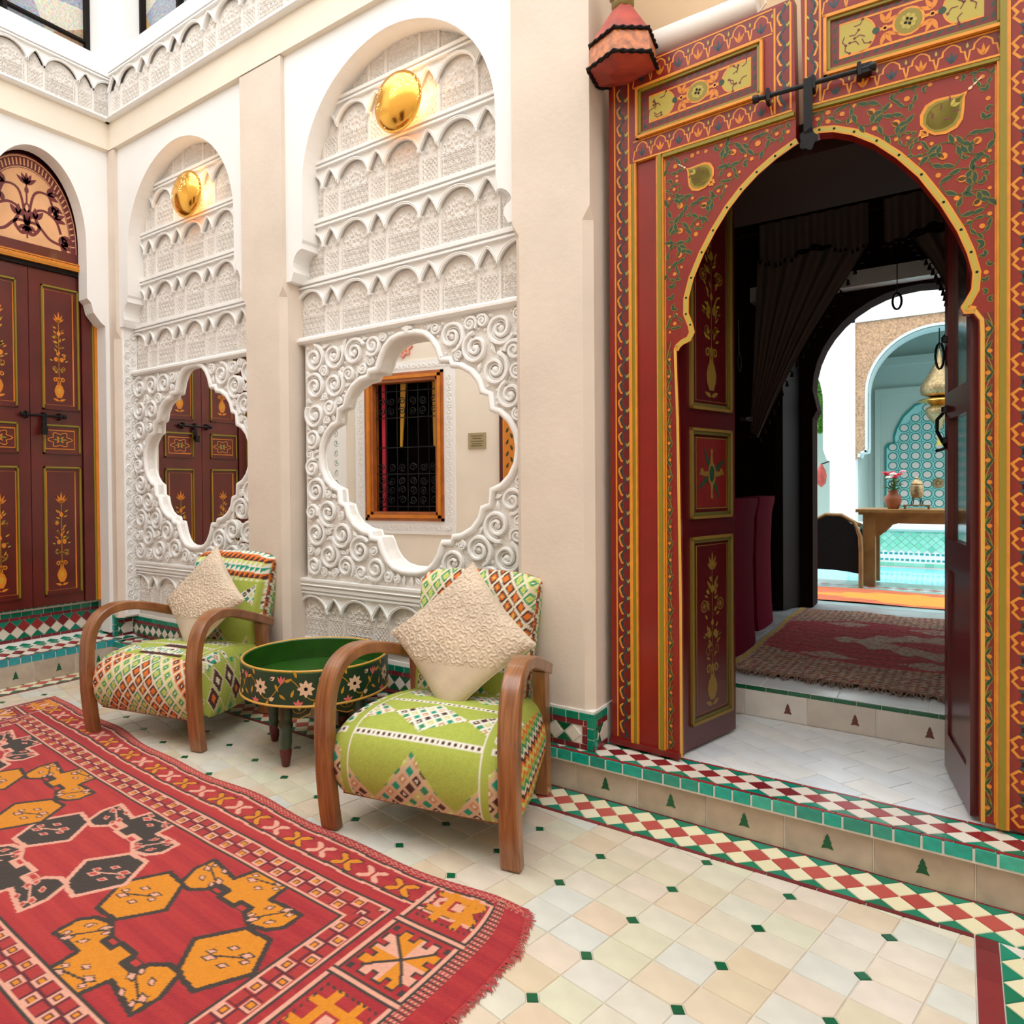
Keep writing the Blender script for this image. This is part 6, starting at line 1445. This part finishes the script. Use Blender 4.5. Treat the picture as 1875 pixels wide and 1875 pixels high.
[obj('leg', MB().tube([(.05*math.cos(q), .05*math.sin(q), .034), (.034*math.cos(q), .034*math.sin(q), .095)], .004, 5), 'iron', t) for q in (.6, 2.2, 3.8, 5.4)]
obj('body', MB().lathe([(0, .09), (.034, .09), (.046, .12), (.048, .19), (.040, .20), (.044, .21), (.030, .235), (.012, .248), (.014, .258), (0, .272)], 18), 'brass_old', t, True, 50)
# plant beyond the left arch and a little wall lantern
pl_ = thing('potted_tree', 'bright green leafy tree beyond the left court arch', 'tree', (-1.75, 10.3, .1)); m = MB(); R2 = random.Random(2)
for k in range(1500):
    c = V((min(.25, R2.gauss(.10, .22)), R2.gauss(0, .2), R2.uniform(1.75, 2.9))); a = R2.uniform(0, 6.28); d = V((math.cos(a), math.sin(a)*.6, R2.uniform(-.8, .4)))*.055; n2 = d.orthogonal().normalized()*.022; m.add([c-d, c+n2, c+d, c-n2], [(0, 1, 2, 3)])
stuff(obj('foliage', m, 'leaf', pl_)); obj('trunk', MB().tube([(0, 0, 0), (.05, 0, 1.0), (.1, 0, 2.3)], [.05, .04, .015], 8), 'tablewood', pl_)
t = thing('court_wall_lantern', 'small red metal lantern on the court wall left of the white pillar', 'lantern', (-1.33, 9.2, 1.10)); obj('body', MB().lathe([(0, .0), (.05, .05), (.06, .14), (.05, .2), (.02, .26), (0, .3)], 8), 'lantern_red', t); obj('bracket', MB().tube([(0, 0, .28), (.1, .05, .32), (.16, .08, .30)], .008, 6), 'iron', t)

# ------------------------------------------------------------ opposite wall (seen in the right mirror) and the court beyond the frame
YO = -.62
FX = lambda a, b, d: (a, YO+d, b)
ow = MB().box(-4.6, -4.30, YO-.12, YO, 0, 4.6).box(-3.47, 2.5, YO-.12, YO, 0, 4.6).box(-4.30, -3.47, YO-.12, YO, 0, .84).box(-4.30, -3.47, YO-.12, YO, 2.27, 4.6)
wo = struct(obj('wall_opposite', ow, 'plaster_cream'), 'cream wall opposite the niches, seen in the mirrors')
win = struct(obj('window_3', MB().box(-4.5, -3.3, -1.6, -1.5, .6, 2.5).box(-4.5, -4.4, -1.5, -.74, .6, 2.5).box(-3.4, -3.3, -1.5, -.74, .6, 2.5).box(-4.5, -3.3, -1.6, -.74, 2.5, 2.6).box(-4.5, -3.3, -1.6, -.74, .5, .6), 'dark'), 'grilled window in the opposite wall')
m = MB()
for k, (q, d) in enumerate(((0, .03), (.03, .045), (.06, .02))):
    for x0, x1, z0, z1 in ((-4.33+q, -3.44-q, .81+q, .84+q), (-4.33+q, -3.44-q, 2.26-q, 2.29-q), (-4.33+q, -4.30+q, .81+q, 2.29-q), (-3.47-q, -3.44-q, .81+q, 2.29-q)): m.prism([(x0, z0), (x1, z0), (x1, z1), (x0, z1)], -.1, d, FX, k % 2)
obj('window_frame', m, ('window_wood', 'amber'), win)
m = MB()
for x0, x1, z0, z1 in ((-4.45, -3.32, .68, .81), (-4.45, -3.32, 2.29, 2.40), (-4.45, -4.33, .81, 2.29), (-3.44, -3.32, .81, 2.29)): m.prism([(x0, z0), (x1, z0), (x1, z1), (x0, z1)], 0, .016, FX)
obj('carved_surround', m, 'stucco', win)
m = MB()
for k in range(20): m.tube([FX(a, b, .018) for a, b in spiral((-4.42+.055*k, 2.345), .026, 1.3, k*PI, 1 if k % 2 else -1, 12)], .005, 4).tube([FX(a, b, .018) for a, b in spiral((-4.42+.055*k, .745), .026, 1.3, k*PI, 1 if k % 2 else -1, 12)], .005, 4)
for k in range(26): m.tube([FX(a, b, .018) for a, b in spiral((-4.39, .84+.055*k), .026, 1.3, k*PI, 1 if k % 2 else -1, 12)], .005, 4).tube([FX(a, b, .018) for a, b in spiral((-3.38, .84+.055*k), .026, 1.3, k*PI, 1 if k % 2 else -1, 12)], .005, 4)
obj('surround_carving', m, 'stucco', win)
m = MB()
for z in (.95, 1.28, 1.55, 1.85, 2.12): m.tube([FX(-4.26, z, -.06), FX(-3.50, z, -.06)], .006, 5)
for k in range(7): m.tube([FX(-4.24+.12*k, .90, -.06), FX(-4.24+.12*k, 2.2, -.06)], .005, 5)
for i in range(6):
    for z in (1.02, 1.12, 1.21, 1.35, 1.92, 2.02): m.tube([FX(a, b, -.055) for a, b in spiral((-4.18+.12*i, z), .042, 1.5, i+z*7, 1 if i % 2 else -1, 16, .2)], .0055, 5)
obj('iron_grille', m, 'iron', win)
obj('curtain_strip', MB().prism([(-4.20, .86), (-4.165, .86), (-4.165, 2.2), (-4.20, 2.2)], -.12, -.10, FX), 'petal_red', win)
for x, w in ((-3.98, .05), (-3.60, .03)): obj('curtain_tie', MB().prism([(x-.02, 1.55), (x, 1.55), (x+w, 2.2), (x+w-.06, 2.2)], -.14, -.12, FX), 'ochre', win)
pq = thing('wall_plaque', 'small brass plaque on the cream wall, reflected at the right of the large mirror', 'sign', (-3.095, YO, 1.585)); obj('plate', MB().box(-.09, .09, 0, .012, -.075, .075), 'plaque', pq)
m = MB()
for z, w in ((.045, .06), (.022, .045), (-.005, .065), (-.03, .05), (-.05, .06)): m.box(-w, w, .012, .0128, z-.004, z+.004)
obj('engraving', m, 'text', pq)
rs = thing('wall_rosette', 'red and gold painted star rosette above the grilled window, seen in the right mirror', 'rosette', (-3.89, YO, 2.545)); m = MB()
st8 = [((.115 if k % 2 == 0 else .082)*math.cos(k*PI/8), (.115 if k % 2 == 0 else .082)*math.sin(k*PI/8)) for k in range(16)]
obj('star', MB().prism(st8, 0, .015, lambda a, b, d: (a, d, b)), 'pink', rs); P = Paint(lambda a, b, d: (a, .015+d, b), .0008, .0006)
P.fill([(a*.88, b*.88) for a, b in st8], 'peach', 0); [P.leaf((0, 0), k*PI/4, .09, .035, 'pink', 1) for k in range(8)]; [P.leaf((0, 0), k*PI/4+PI/8, .07, .026, 'gold', 2) for k in range(8)]; P.disc((0, 0), .022, 'amber', 3); P.done('painted_petals', rs)
d4 = struct(obj('door_4', MB().box(-2.86, -2.0, YO, YO+.03, .1, 2.4), 'darkred'), 'red door in the opposite wall, its edge seen in the mirror'); P = Paint(lambda a, b, d: (a, YO+.03+d, b))
P.rect(-2.82, -2.70, .12, 2.38, 'amber', 0)
for k in range(40): P.leaf((-2.79 if k % 2 else -2.73, .16+.055*k), 1.2 if k % 2 else 1.9, .06, .025, 'vgreen', 1)
P.stroke([(-2.82, .12), (-2.82, 2.38)], .012, 'orange', 2); P.stroke([(-2.70, .12), (-2.70, 2.38)], .012, 'orange', 2); P.done('painted_border', d4)
struct(obj('wall_right', MB().box(2.4, 2.5, -.74, 2.9, 0, 4.6), 'white_wall'), 'right hand wall of the court, outside the picture')
m = MB(); 
for k in range(10): m.tube([(-4.565, a, b) for a, b in spiral((-.42, 1.1+.1*k), .04, 1.3, k*PI, 1 if k % 2 else -1, 12)], .006, 4)
tr = struct(obj('trim_6', MB().box(-4.572, -4.562, -.50, -.34, .7, 2.3), 'stucco'), 'white strip with green scrolls on the left wall, seen in the mirror'); obj('green_scrolls', m, 't_green', tr)
